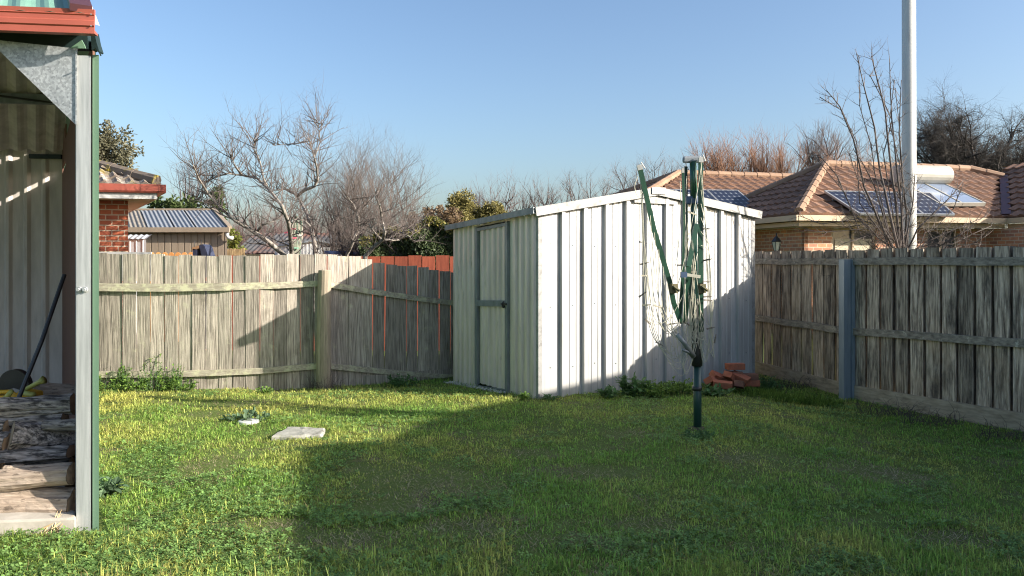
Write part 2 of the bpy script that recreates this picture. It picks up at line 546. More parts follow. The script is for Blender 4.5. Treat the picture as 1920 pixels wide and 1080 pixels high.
M['glass'] = pm('window_glass', (0.05, 0.055, 0.06), (0.09, 0.095, 0.1), 1, rough=0.08)
M['blind'] = pm('cream_blind', (0.48, 0.40, 0.29), (0.58, 0.50, 0.37), 1.2, rough=0.8)
M['pole'] = pm('white_pole', (0.46, 0.46, 0.445), (0.58, 0.58, 0.56), 3, (4, 4, .4), 0.5, stains=(((0.30, 0.285, 0.26), 5, .58, .75, .6, (3, 3, .4)),))
M['solar'] = solar_mat()
M['alu'] = pm('aluminium', (0.28, 0.285, 0.29), (0.36, 0.365, 0.37), 4, rough=0.4, metal=0.4)
M['collector'] = pm('collector_glass', (0.16, 0.20, 0.28), (0.22, 0.27, 0.36), 2, rough=0.15)
M['tank'] = pm('tank_white', (0.34, 0.32, 0.275), (0.42, 0.395, 0.345), 3, rough=0.45)
M['lamp_glass'] = pm('lamp_glass', (0.42, 0.40, 0.34), (0.56, 0.54, 0.47), 6, rough=0.2)
M['bark_pale'] = pm('pale_bark', (0.10, 0.085, 0.072), (0.34, 0.305, 0.27), 9, (3, 3, 1.5), 0.85, bump=0.4, lo=0.36, hi=0.62)
M['twig_pale'] = pm('pale_twig', (0.045, 0.035, 0.032), (0.125, 0.102, 0.092), 4, rough=0.85, island=0.3)
M['twig_grey'] = pm('grey_twig', (0.045, 0.035, 0.032), (0.115, 0.092, 0.082), 3, rough=0.85, island=0.3)
M['twig_far'] = pm('far_twig', (0.06, 0.049, 0.05), (0.115, 0.095, 0.095), 1.5, rough=0.9, island=0.3)
M['twig_orange'] = pm('orange_twig', (0.13, 0.065, 0.04), (0.23, 0.12, 0.072), 1.5, rough=0.9, island=0.3)
M['twig_dark'] = pm('dark_twig', (0.018, 0.015, 0.014), (0.050, 0.041, 0.036), 1.5, rough=0.9, island=0.3)
M['twig_red'] = pm('red_twig', (0.09, 0.05, 0.05), (0.15, 0.09, 0.085), 1.5, rough=0.9, island=0.3)
M['bark_dark'] = pm('dark_bark', (0.06, 0.05, 0.042), (0.15, 0.12, 0.10), 6, (3, 3, 1), 0.9, bump=0.3)


def leafm(name, a, b, isl=0.35, tr=0.3):
    return pm(name, a, b, 2.5, rough=0.55, island=isl, transl=tr, spec=0.3)


M['leaf_euc'] = leafm('eucalypt_leaf', (0.10, 0.10, 0.065), (0.17, 0.16, 0.10))
M['leaf_green'] = leafm('green_leaf', (0.045, 0.075, 0.022), (0.09, 0.12, 0.04))
M['leaf_lime'] = leafm('lime_leaf', (0.14, 0.17, 0.03), (0.22, 0.24, 0.05))
M['leaf_hedge'] = leafm('hedge_leaf', (0.028, 0.045, 0.018), (0.06, 0.085, 0.028), 0.5, 0.15)
M['leaf_hedge_lit'] = leafm('hedge_sunlit_leaf', (0.15, 0.14, 0.035), (0.25, 0.225, 0.065), 0.35)  # yellow sunlight on the hedge top, put into the leaf colour
M['leaf_olive'] = leafm('olive_leaf', (0.17, 0.155, 0.05), (0.27, 0.235, 0.09))
M['leaf_brown'] = leafm('brown_leaf', (0.14, 0.095, 0.055), (0.22, 0.155, 0.09))
M['leaf_weed'] = leafm('weed_leaf', (0.12, 0.22, 0.04), (0.23, 0.34, 0.075), 0.35, .4)
M['leaf_weed_dark'] = leafm('dark_weed_leaf', (0.075, 0.16, 0.055), (0.13, 0.23, 0.085), 0.35, .4)
M['leaf_blue'] = leafm('bluish_leaf', (0.085, 0.15, 0.085), (0.15, 0.215, 0.12), 0.3)
M['soil'] = pm('dark_soil', (0.05, 0.038, 0.028), (0.12, 0.09, 0.065), 18, rough=0.95, bump=0.6)
M['stone'] = pm('pale_stone', (0.35, 0.32, 0.28), (0.55, 0.52, 0.47), 9, rough=0.9, island=0.3)
M['grass'] = attr_mat('grass_blade', 0.55, 0.5)


def ground_mat():
    m, nt, b = new_mat('ground')
    tc = nt.nodes.new('ShaderNodeTexCoord')
    n1 = noise(nt, tc.outputs['Object'], 1.3, 6, 0.65)
    n2 = noise(nt, tc.outputs['Object'], 22, 6, 0.7)
    n3 = noise(nt, tc.outputs['Object'], 90, 3, 0.7)
    dirt = ramp(nt, n3, 0.38, 0.64, (0.05, 0.038, 0.026), (0.30, 0.24, 0.165))
    gr = ramp(nt, n3, 0.35, 0.65, (0.06, 0.09, 0.022), (0.14, 0.18, 0.05))
    c = mixc(nt, ramp(nt, n1, 0.54, 0.70), gr, dirt)
    nt.links.new(c, b.inputs['Base Color'])
    b.inputs['Roughness'].default_value = 0.95
    b.inputs['Specular IOR Level'].default_value = 0.1
    bp = nd(nt, 'ShaderNodeBump', Strength=0.7, Distance=0.02)
    nt.links.new(n2, bp.inputs['Height'])
    nt.links.new(bp.outputs[0], b.inputs['Normal'])
    return m


M['ground'] = ground_mat()

# ------------------------------------------------------------------ ground sheet
gx = np.concatenate([[-1200, -300, -80, -30, -15], np.arange(-9, 9.01, 0.2), [15, 30, 80, 300, 1200]])
gy = np.concatenate([[-60, -10, 0], np.arange(2, 16.01, 0.2), [20, 30, 60, 150, 500, 2000]])
GX, GY = np.meshgrid(gx, gy)
near = (np.abs(GX) < 10) & (GY < 17)
GZ = np.where(near, gz(GX, GY), gz(np.clip(GX, -9, 9), np.clip(GY, 2, 16)))
gv = np.stack([GX.ravel(), GY.ravel(), GZ.ravel()], 1)
nx, ny = len(gx), len(gy)
ii = (np.arange(ny - 1)[:, None] * nx + np.arange(nx - 1)[None, :]).ravel()
np_mesh('ground', gv, np.stack([ii, ii + 1, ii + nx + 1, ii + nx], 1), np.zeros((0, 3), np.int32), M['ground'], kind='structure')


# ------------------------------------------------------------------ generic builders
def V3(p, z):
    return Vector((p[0], p[1], z))


def rib_profile(L, pitch, rib_w, rib_h, edge=0.02, start=None, minor=0.0):
    "flat pans with trapezoid ribs: list of (s, offset)"
    out = [(0.0, 0.0)]
    s = pitch * 0.5 if start is None else start
    while s + rib_w * 0.5 < L - 0.01:
        a = s - rib_w / 2
        out += [(a, 0), (a + edge, rib_h), (a + rib_w - edge, rib_h), (a + rib_w, 0)]
        if minor:
            for q in (0.36, 0.66):
                ms = s + pitch * q
                if ms + 0.012 < L - 0.02:
                    out += [(ms - 0.010, 0), (ms, minor), (ms + 0.010, 0)]
        s += pitch
    out.append((L, 0.0))
    out = [q for k, q in enumerate(out) if k == 0 or q[0] > out[k - 1][0] - 1e-9]
    return out


def rib_wall(mb, a, b, n, z0, ztop, prof, z0b=None):
    a, b = Vector(a), Vector(b)
    L = (b - a).length
    lo, hi = [], []
    for (s, o) in prof:
        t = s / L
        q = a.lerp(b, t) + n * o
        lo.append((q.x, q.y, z0(t)))
        hi.append((q.x, q.y, ztop(t)))
    mb.strip(lo, hi)


def rib_sheet(mb, a, b, up, n, pitch, amp, sub=6):
    "corrugated sheet: from a to b along the eave, running up by vector up"
    a, b = Vector(a), Vector(b)
    L = (b - a).length
    k = max(2, int(L / pitch * sub))
    lo, hi = [], []
    for i in range(k + 1):
        q = a.lerp(b, i / k) + n * (amp * math.cos(2 * math.pi * i / sub))
        lo.append(q)
        hi.append(q + up)
    mb.strip(lo, hi)


def inside(poly, x, y):
    c = False
    n = len(poly)
    for i in range(n):
        x1, y1 = poly[i]
        x2, y2 = poly[(i + 1) % n]
        if (y1 > y) != (y2 > y) and x < (x2 - x1) * (y - y1) / (y2 - y1) + x1:
            c = not c
    return c


def tile_plane(mb, o, u, v, poly, tw=0.30, th=0.33, amp=0.03, step=0.035):
    n = u.cross(v).normalized()
    xs = [p[0] for p in poly]
    ys = [p[1] for p in poly]
    mb.poly([o + u * x + v * y - n * 0.03 for (x, y) in poly])
    j = 0
    y = min(ys)
    while y < max(ys):
        x = min(xs) + (0.0 if j % 2 else 0.02)
        while x < max(xs):
            if inside(poly, x + tw / 2, y + th / 2) and (inside(poly, x + .02, y + th * .5) or inside(poly, x + tw - .02, y + th * .5)):
                lo, hi, fr = [], [], []
                jig = rnd.uniform(-0.004, 0.004)
                for k in range(7):
                    t = k / 6
                    h = amp * (0.5 - 0.5 * math.cos(2 * math.pi * min(1, t * 1.35))) if t < 0.74 else 0.0
                    q = o + u * (x + t * tw) + v * y
                    lo.append(q + n * (h + step + jig))
                    hi.append(q + v * (th + 0.02) + n * (h + 0.004))
                    fr.append(q - n * 0.005)
                i = len(mb.v)
                mb.v += [tuple(p) for p in fr] + [tuple(p) for p in lo] + [tuple(p) for p in hi]
                for k in range(6):
                    mb.f.append((i + k, i + k + 1, i + 8 + k, i + 7 + k))
                    mb.f.append((i + 7 + k, i + 8 + k, i + 15 + k, i + 14 + k))
            x += tw
        y += th
        j += 1


def cap_line(mb, a, b, r=0.11, seg=0.38):
    a, b = Vector(a), Vector(b)
    L = (b - a).length
    n = max(1, int(L / seg))
    for k in range(n):
        p, q = a.lerp(b, k / n), a.lerp(b, (k + 1.08) / n)
        mb.tube([p, q], [r * 1.08, r * 0.95], 8)


# ------------------------------------------------------------------ metal garden shed
A, B, Cc = Vector((0.30, 9.05, 0)), Vector((3.27, 10.80, 0)), Vector((-0.80, 10.90, 0))
gdir = (B - A).normalized()
ldir = (Cc - A).normalized()
gn = Vector((gdir.y, -gdir.x, 0))
ln = Vector((-ldir.y, ldir.x, 0))
if ln.y > 0:
    ln = -ln
shed = empty('garden_shed', (0.3, 9.05, 0), 'pale ribbed metal garden shed with a gable roof, at the back of the lawn', 'shed')
LAB, LAC = (B - A).length, (Cc - A).length
tA = 0.494


def gz_top(t):
    return 2.10 + (2.395 - 2.10) * t / tA if t < tA else 2.395 + (2.165 - 2.395) * (t - tA) / (1 - tA)


mb = MB()
prof = rib_profile(LAB, 0.313, 0.058, 0.044, 0.007, start=0.315, minor=0.006)
rib_wall(mb, A, B, gn, lambda t: -0.13 + 0.10 * (t < .9), gz_top, prof)
build('gable_wall', mb, M['zinc'], shed)


def le(t):
    return 2.10 + (1.985 - 2.10) * t


def l0(t):
    return -0.02 - 0.12 * t


s1, s2 = 0.30, 0.67
mb = MB()
for (ta, tb) in ((0.0, s1), (s2, 1.0)):
    a, b = A.lerp(Cc, ta), A.lerp(Cc, tb)
    pr = rib_profile((b - a).length, 0.135, 0.070, 0.032, 0.014, start=0.075)
    rib_wall(mb, a, b, ln, lambda t, ta=ta, tb=tb: l0(ta + (tb - ta) * t), lambda t, ta=ta, tb=tb: le(ta + (tb - ta) * t), pr)
a, b = A.lerp(Cc, s1), A.lerp(Cc, s2)
mb.strip([V3(a, le(s1) - 0.02), V3(b, le(s2) - 0.02)], [V3(a, le(s1)), V3(b, le(s2))])
build('side_wall', mb, M['zinc_side'], shed)
# hidden sides and back
D = B + (Cc - A)
mb = MB()
rib_wall(mb, B, D, gdir, lambda t: -0.12, lambda t: 2.165 - .1 * t, rib_profile((D - B).length, 0.3, 0.06, 0.03, 0.015))
rib_wall(mb, Cc, D, -gn, lambda t: -0.14, lambda t: gz_top(t) - 0.12, rib_profile((D - Cc).length, 0.3, 0.06, 0.03, 0.015))
build('rear_wall', mb, M['zinc'], shed)
mb = MB()
for zz in (.35, 1.05, 1.75):
    for k in range(12):
        q = A + gdir * (.16 + .313 * k)
        if zz < gz_top((q - A).length / LAB) - .1 and (q - A).length < LAB:
            c = V3(q, zz + rnd.uniform(-.02, .02)) + gn * .001
            mb.tube([c, c + gn * .006], .0075, 6)
screws = build('screw_row', mb, M['door_frame'], shed)
screws['kind'] = 'stuff'
# corner trim at A
mb = MB()
mb.prism([V3(A, -0.05) + gn * 0.004 + ln * .004, V3(A, -0.05) + gdir * 0.045 + gn * 0.006, V3(A, -0.05) + gdir * 0.045 + gn * .003, V3(A, -0.05), V3(A, -0.05) + ldir * .05 + ln * .003, V3(A, -0.05) + ldir * .05 + ln * .006], Vector((0, 0, 2.13)))
build('corner_trim', mb, M['zinc_trim'], shed)
mb = MB()
mb.prism([V3(B, -0.05) - gdir * 0.05 + gn * 0.004, V3(B, -0.05) + gdir * 0.006 + gn * 0.008, V3(B, -.05) + gdir * .006 - gn * .04, V3(B, -.05) - gdir * .05 - gn * 0.01], Vector((0, 0, 2.19)))
build('corner_trim', mb, M['zinc_trim'], shed)
# door
da, db = A.lerp(Cc, s1 + 0.006), A.lerp(Cc, s2 - 0.006)
dob = MB()
pr = rib_profile((db - da).length - 0.06, 0.135, 0.070, 0.028, 0.014, start=0.06)
q1 = da + (db - da).normalized() * 0.03 - ln * .004
q2 = db - (db - da).normalized() * 0.03 - ln * .004
rib_wall(dob, q1, q2, ln, lambda t: 0.0, lambda t: le(s1 + (s2 - s1) * t) - 0.07, pr)
door = build('door', dob, M['zinc_side'], shed)
fr = MB()
for e, s in ((da, s1), (db, s2)):
    fr.bar(V3(e, -0.02) + ln * 0.018, V3(e, le(s) - 0.03) + ln * 0.018, 0.045, 0.05, up=ldir)
fr.bar(V3(da, le(s1) - 0.062) + ln * 0.016, V3(db, le(s2) - 0.062) + ln * 0.016, 0.04, 0.04)
fr.bar(V3(da, 0.0) + ln * 0.016, V3(db, -0.05) + ln * 0.016, 0.04, 0.035)
build('frame', fr, M['door_frame'], door)
mid = MB()
mid.bar(V3(da, 1.05) + ln * 0.032, V3(db, 1.02) + ln * 0.032, 0.02, 0.075)
build('cross_rail', mid, M['door_frame'], door)
la = MB()
lc = V3(da, 1.045) + ln * 0.055 + (db - da).normalized() * .02
la.bar(lc - ldir * 0.05, lc + ldir * 0.07, 0.02, 0.022)
la.tube([lc + ldir * .01 + Vector((0, 0, .03)), lc + ldir * .02 + ln * .02, lc + ldir * .01 - Vector((0, 0, .05))], 0.010, 6)
la.box(lc + ldir * 0.02 - Vector((0, 0, 0.03)), (0.03, 0.03, 0.03), 0.5)
build('latch', la, M['black'], door)
# roof
ap = A.lerp(B, tA)
back = (Cc - A) + ldir * 0.06
fo = -ldir * 0.05
over = gdir * 0.075
zr, ze, ze2 = 2.445, 2.135, 2.205
sl = 0.115
rf = MB()


def roofpts(p, z, d, dz):
    return Vector((p.x + d.x, p.y + d.y, z - dz))


for (p, z, ov) in ((A - over, ze, 1), (B + over, ze2, -1)):
    e0 = roofpts(p, z, fo, 0)
    r0 = roofpts(ap, zr, fo, 0)
    e1 = roofpts(p, z, back, sl)
    r1 = roofpts(ap, zr, back, sl)
    for k in range(14):
        t0, t1 = k / 14, (k + 1) / 14
        tm = (t0 + t1) / 2
        for (ta, tb, h0, h1) in ((t0, tm, 0.004, 0.004), (tm, tm + .012, .004, .024), (tm + .012, tm + .026, .024, .024), (tm + .026, tm + .038, .024, .004), (tm + .038, t1, .004, .004)):
            rf.quad(e0.lerp(e1, ta) + Vector((0, 0, h0)), e0.lerp(e1, tb) + Vector((0, 0, h1)), r0.lerp(r1, tb) + Vector((0, 0, h1)), r0.lerp(r1, ta) + Vector((0, 0, h0)))
build('roof', rf, M['zinc_roof'], shed)
ev = MB()
e0 = roofpts(A - over, ze, fo, 0.02)
e1 = roofpts(A - over, ze, back, sl + 0.02)
ev.bar(e0 + Vector((0, 0, .012)) - gdir * .012, e1 + Vector((0, 0, .012)) - gdir * .012, 0.03, 0.07)
build('eave_trim', ev, M['door_frame'], shed)
bt = MB()
for (p, z) in ((A - over, ze), (B + over, ze2)):
    a = V3(p + fo, z - 0.025) + gn * 0.012
    b = V3(ap + fo, zr - 0.025) + gn * 0.012
    bt.bar(a, b, 0.016, 0.095)
    bt.bar(a + Vector((0, 0, .05)) + ldir * .03, b + Vector((0, 0, .05)) + ldir * .03, 0.08, 0.006)
bt.box(V3(ap + fo, zr - 0.02) + gn * 0.028, (0.22, 0.012, 0.085), math.atan2(gdir.y, gdir.x))
build('barge_trim', bt, M['zinc_trim'], shed)
# plate over the ridge on the gable (inner sheet of the apex)
pk = MB()
pp = [V3(A.lerp(B, tA - 0.10), 2.27) + gn * .036, V3(A.lerp(B, tA + 0.10), 2.27) + gn * .036, V3(A.lerp(B, tA + .10), 2.335) + gn * .036, V3(ap, 2.385) + gn * .036, V3(A.lerp(B, tA - .10), 2.335) + gn * .036]
pk.prism(pp, -gn * 0.004)
build('apex_plate', pk, M['zinc_trim'], shed)

# ------------------------------------------------------------------ left paling fence (grey) in two bays
lf = empty('paling_fence', (-2.43, 10.35, -0.1), 'sagging grey paling fence with lichen-covered rails behind the left lawn', 'fence')


def left_line(px):
    "ground point of the grey fence for a photo column"
    if px <= 607:
        Y = np.interp(px, [60, 186, 300, 480, 607], [9.95, 9.98, 10.02, 10.12, 10.38])
    else:
        Y = np.interp(px, [607, 700, 850, 905], [10.38, 10.75, 11.45, 11.75])
    return Vector(((px - 960) / F * Y, Y, float(gz((px - 960) / F * Y, Y))))


def zat(py, Y):
    return EYE - (py - HZ) / F * Y


def paling(mb, a, b, z0, z1a, z1b, th=0.016, back=Vector((0, 1, 0)), lean=0.0, warp=0.0, jit=0.0):
    "one board between ground points a and b"
    bk = back * th
    if jit:
        j0, tw_ = rnd.uniform(-jit, jit), rnd.uniform(-jit, jit) * .7
        a, b = a + back * (j0 - tw_), b + back * (j0 + tw_)
    la_ = (b - a).normalized() * lean
    m = 4
    i = len(mb.v)
    ph = rnd.uniform(0, 6)
    for k in range(m + 1):
        t = k / m
        za, zb = z0 + (z1a - z0) * t, z0 + (z1b - z0) * t
        wv = back * (warp * math.sin(ph + t * 3))
        for (p, z) in ((a, za), (b, zb)):
            q = p + la_ * t + wv
            mb.v.append((q.x, q.y, z))
        for (p, z) in ((b, zb), (a, za)):
            q = p + la_ * t + wv + bk
            mb.v.append((q.x, q.y, z))
    for k in range(m):
        c = i + 4 * k
        for j in range(4):
            j2 = (j + 1) % 4
            mb.f.append((c + j, c + j2, c + 4 + j2, c + 4 + j))
    mb.f.append((i + 3, i + 2, i + 1, i))
    e = i + 4 * m
    mb.f.append((e, e + 1, e + 2, e + 3))


edges1 = [75, 104, 133, 160, 188, 202, 229, 256, 281, 308, 334, 360, 386, 410, 436, 461, 487, 512, 538, 563, 589, 612]
mb = MB()
edges1 = [70, 97, 123, 149, 175] + edges1[5:]
for k in range(len(edges1) - 1):
    x0, x1 = edges1[k], edges1[k + 1]
    gap = rnd.choice([.6, 1.0, 1.4, 1.9])
    a, b = left_line(x0 + gap * .5), left_line(x1 - gap * .5)
    ty = np.interp(x0, [70, 200, 400, 540, 612], [470, 476, 480, 477, 475]) + rnd.uniform(-1.5, 1.5)
    paling(mb, a, b, -0.12, zat(ty, a.y), zat(ty + rnd.uniform(-1.5, 1.5), b.y), lean=rnd.uniform(-.008, .008), warp=0.004, jit=.008)
build('paling_panel', mb, M['paling_light'], lf)
edges2 = [612, 632, 654, 697, 719, 741, 762, 782, 803, 823, 844, 866, 888]
edges2 = [614, 632, 655, 677, 698, 720, 741, 762, 782, 803, 823, 844, 866, 888]
mb = MB()
for k in range(len(edges2) - 1):
    x0, x1 = edges2[k], edges2[k + 1]
    gap = rnd.uniform(0.2, 0.9)
    a, b = left_line(x0 + gap * .5), left_line(x1 - gap * .5)
    ty = np.interp(x0, [614, 655, 695, 698, 760, 844, 890], [478, 482, 487, 494, 500, 511, 515]) + rnd.uniform(-2, 1)
    lean = 0.03 if x0 == 720 else rnd.uniform(-.012, .012)
    paling(mb, a, b, -0.14, zat(ty, a.y), zat(ty + rnd.uniform(-1, 2), b.y), lean=lean, warp=0.006, jit=.009)
build('paling_panel', mb, M['paling_light'], lf)


def rail(pxs, y_top, y_bot, front=0.055, th=0.045):
    mb = MB()
    pts = []
    for px, yt, yb in zip(pxs, y_top, y_bot):
        g = left_line(px)
        Y = g.y - front + 0.015
        x = (px - 960) / F * Y
        pts.append((Vector((x, Y, zat(yt, Y))), Vector((x, Y, zat(yb, Y)))))
    for (t0, b0), (t1, b1) in zip(pts[:-1], pts[1:]):
        bk = Vector((0, th * 0.8, 0))
        mb.hexa([b0, b1, b1 + bk, b0 + bk, t0, t1, t1 + bk + Vector((0, 0, .0)), t0 + bk])
    return mb


build('rail', rail([60, 186, 300, 420, 520, 596], [530, 531, 532, 531, 529, 526], [545, 546, 547, 545, 541, 537]), M['rail_light'], lf)
build('rail', rail([618, 690, 780, 850, 890], [528, 541, 554, 563, 567], [539, 551, 564, 573, 577]), M['rail_light'], lf)
build('rail', rail([60, 186, 300, 400, 490, 594], [697, 696, 696, 694, 690, 681], [709, 708, 708, 705, 701, 692]), M['rail_light'], lf)
build('rail', rail([618, 690, 780, 850, 890], [681, 689, 698, 703, 705], [692, 699, 706, 711, 713]), M['rail_light'], lf)
mb = MB()
g0, g1 = left_line(686), left_line(890)
mb.hexa([V3(g0, -.13) - Vector((0, .03, 0)), V3(g1, -.13) - Vector((0, .03, 0)), V3(g1, -.13), V3(g0, -.13), V3(g0, .035) - Vector((0, .03, 0)), V3(g1, .02) - Vector((0, .03, 0)), V3(g1, .02), V3(g0, .035)])
build('kick_board', mb, M['paling_light'], lf)
pb = P(607, 727, 10.26)
mb = MB()
tp = P(609, 506, 10.26)
n = 10
ring = lambda c, r, z: [(c.x + r * math.cos(2 * math.pi * k / n) * (1 + .06 * math.sin(3 * k)), c.y + r * math.sin(2 * math.pi * k / n), z) for k in range(n)]
mb.tube([Vector((pb.x, pb.y, -0.25)), Vector((pb.x, pb.y, 0.6)), Vector((tp.x, pb.y, tp.z - .012)), Vector((tp.x, pb.y, tp.z))], [0.098, 0.092, 0.083, 0.074], 14)
build('post', mb, M['post_timber'], lf, smooth=False)

# continuation of the fence behind the shed
bf = empty('paling_fence', (1.0, 12.7, -0.1), 'grey paling fence continuing out of sight behind the metal shed', 'fence')
mb = MB()
p0, p1 = Vector((-0.42, 11.85, 0)), Vector((3.0, 13.4, 0))
for k in range(20):
    a, b = p0.lerp(p1, k / 20 + .002), p0.lerp(p1, (k + 1) / 20 - .002)
    paling(mb, a, b, -0.15, 1.42, 1.42)
build('paling_panel', mb, M['paling_light'], bf)
mb = MB()
mb.bar(V3(p0, 1.1) - Vector((0, .03, 0)), V3(p1, 1.1) - Vector((0, .03, 0)), .045, .07)
build('rail', mb, M['rail_light'], bf)

# ------------------------------------------------------------------ right paling fence (dark), bend at the steel post
R0, R1, R2 = Vector((3.70, 12.19, 0)), Vector((4.18, 9.78, 0)), Vector((6.35, 5.55, 0))
rfn = empty('paling_fence', (4.18, 9.78, -0.13), 'dark weathered lapped paling fence along the right side of the lawn', 'fence')
ZT, GB = 1.70, -0.14


def right_bay(a, b, pitch, ztop_a, ztop_b):
    d = (b - a).normalized()
    nrm = Vector((-abs(d.y), 0, 0))
    nrm = Vector((d.y, -d.x, 0))
    if nrm.x > 0:
        nrm = -nrm                         # towards the lawn
    L = (b - a).length
    mb = MB()
    k = 0
    s = 0.0
    while s < L:
        w_ = pitch * rnd.uniform(0.77, 0.86)
        p, q = a + d * s, a + d * min(L, s + w_)
        t = s / L
        z1 = ztop_a + (ztop_b - ztop_a) * t + rnd.uniform(-.012, .008)
        paling(mb, p, q, 0.02, z1, z1 + rnd.uniform(-.006, .006), 0.017, -nrm, warp=0.004)
        p2, q2 = a + d * min(L, s + w_ - .06) - nrm * 0.055, a + d * min(L, s + pitch + .07) - nrm * 0.055
        if (q2 - p2).length > .03:
            paling(mb, p2, q2, 0.02, z1 + rnd.uniform(-.02, .006), z1 + rnd.uniform(-.02, .006), 0.017, -nrm, warp=0.003)
        s += pitch
    build('paling_panel', mb, M['paling_dark'], rfn)
    for (z, zz, h, th, m) in ((1.555, 1.565, 0.085, 0.04, 'rail_dark'), (0.70, 0.80, 0.085, 0.04, 'rail_dark')):
        r = MB()
        za, zb = (z, z) if a is R0 else (z, zz)
        n_ = 6
        for i_ in range(n_):
            pa, pb_ = a.lerp(b, i_ / n_), a.lerp(b, (i_ + 1) / n_)
            j1, j2 = .006 * math.sin(i_ * 2.1), .006 * math.sin((i_ + 1) * 2.1)
            r.bar(V3(pa, za + (zb - za) * i_ / n_ + j1) + nrm * .022, V3(pb_, za + (zb - za) * (i_ + 1) / n_ + j2) + nrm * .022, th, h)
        build('rail', r, M[m], rfn)
    r = MB()
    r.bar(V3(a, GB + 0.09) + nrm * .014, V3(b, GB + 0.09) + nrm * .014, 0.024, 0.19)
    build('plinth_board', r, M['plinth'], rfn)


right_bay(R0, R1, 0.262, ZT, ZT)
right_bay(R1, R2, 0.192, ZT, ZT + .015)
mb = MB()
pc = R1 + Vector((-0.075, -0.02, 0))
dd = Vector((0.34, -0.94, 0)).normalized()
px_ = Vector((dd.y, -dd.x, 0))            # towards the lawn is -x
if px_.x > 0:
    px_ = -px_
cr = Vector((0.97, .25, 0))
w2, dpt, t_ = 0.10, 0.075, 0.006
# H section: two flanges across the view and a web, standing proud of the palings
fr0 = pc - cr * w2
for off_ in (0.0,):
    prof_ = [(-.085, 0), (.005, 0), (.012, .020), (.024, .020), (.032, 0), (.072, 0), (.072, .10), (.066, .10), (.066, .006), (.036, .006), (.027, .026), (.009, .026), (.001, .006), (-.079, .006), (-.079, .10), (-.085, .10)]
    mb.prism([pc + cr * x + Vector((-cr.y, cr.x, 0)) * (y - .03) + Vector((0, 0, GB - .15)) for (x, y) in prof_], Vector((0, 0, 1.58 - GB + .15)))
build('post', mb, M['steel_post'], rfn)

# ------------------------------------------------------------------ carport with firewood
cp = empty('carport', (-2.44, 4.55, 0), 'open carport with red gutter, green roof and galvanised corner post at the left', 'carport')
cf = Vector((1, 0.14, 0)).normalized()
cs = Vector((-0.60, 1.0, 0)).normalized()
cn = Vector((cf.y, -cf.x, 0))
C0 = Vector((-2.40, 4.60, 0))
mb = MB()
pa = P(143, 1000, 4.57)
pb_ = P(170.5, 1000, 4.58)
w_ = pb_ - pa
mb.prism([V3(pa, -0.05), V3(pa + w_, -0.05), V3(pa + w_, -0.05) + cs * .10, V3(pa + w_ * .96, -0.05) + cs * .10, V3(pa + w_ * .96, -.05) + cs * .004, V3(pa + w_ * .04, -.05) + cs * .004, V3(pa + w_ * .04, -.05) + cs * .1, V3(pa, -0.05) + cs * .10], Vector((0, 0, 2.78)))
post = build('post', mb, M['galv_post'], cp)
for bx in (148, 159.5):
    bo = MB()
    c = P(bx, 543, 4.57)
    bo.tube([c + Vector((0, .004, 0)), c - Vector((0, .006, 0))], [0.0165, 0.0165], 12)
    bo.tube([c - Vector((0, .006, 0)), c - Vector((0, .016, 0))], [0.010, 0.0095], 6)
    build('bolt', bo, M['galv_post'], post)
mb = MB()
ga, gb = P(173.5, 1000, 4.60), P(185.5, 1000, 4.60)
mb.prism([V3(ga, -.02), V3(gb, -.02), V3(gb, -.02) + cs * .10, V3(ga, -.02) + cs * .10], Vector((0, 0, 2.76)))
build('corner_flashing', mb, M['green_steel'], cp)
# side wall: green outside, brown lining inside
sw0 = P(178, 1000, 4.70)
sw1 = sw0 + cs * 5.6
mb = MB()
sn = Vector((cs.y, -cs.x, 0))
def side_piece(mb, t0, t1, z0, z1):
    p, q = sw0 + cs * t0, sw0 + cs * t1
    mb.hexa([V3(p, z0) - sn * .012, V3(p, z0), V3(q, z0), V3(q, z0) - sn * .012, V3(p, z1) - sn * .012, V3(p, z1), V3(q, z1), V3(q, z1) - sn * .012])


side_piece(mb, 0, 4.45, -.05, 2.86)
side_piece(mb, 4.45, 5.42, -.05, 2.585)
side_piece(mb, 4.45, 5.42, 2.645, 3.02)
side_piece(mb, 5.42, 5.6, -.05, 3.02)
build('side_lining', mb, M['brown_wall'], cp)
mb = MB()
for (t0, t1, z0, z1) in ((0, 4.45, -.05, 2.86), (4.45, 5.42, -.05, 2.585), (4.45, 5.42, 2.645, 2.9), (5.42, 5.6, -.05, 2.9)):
    rib_wall(mb, V3(sw0 + cs * t0, 0) + sn * .004, V3(sw0 + cs * t1, 0) + sn * .004, sn, lambda t: z0, lambda t: z1, rib_profile((t1 - t0) * cs.length, .2, .05, .006, .01))
build('side_wall', mb, M['green_steel'], cp)
# back wall
W = 4.2
bw1 = sw0 + cs * 5.5
bw0 = bw1 - cf * (W + 1.5)
mb = MB()
rib_wall(mb, bw0, bw1, cn, lambda t: -.1, lambda t: 2.96, rib_profile(W + 1.5, 0.20, 0.09, 0.03, 0.03))
build('rear_wall', mb, M['liner'], cp)
mb = MB()
mb.bar(V3(bw0, 2.93) + cn * .07, V3(bw1, 2.93) + cn * .07, 0.08, 0.10)
mb.bar(V3(bw1, 2.78) + cn * .05 - cf * .35, V3(bw1, 2.78) + cn * .05, 0.04, 0.05)
build('wall_plate', mb, M['dark_green'], cp)
# far left wall
mb = MB()
lw0 = sw0 - cf * W
mb.hexa([V3(lw0, -.05), V3(lw0, -.05) + cf * .1, V3(lw0, -.05) + cf * .1 + cs * .1, V3(lw0, -.05) + cs * .1, V3(lw0, 2.8), V3(lw0, 2.8) + cf * .1, V3(lw0, 2.8) + cf * .1 + cs * .1, V3(lw0, 2.8) + cs * .1])
build('post', mb, M['galv_post'], cp)
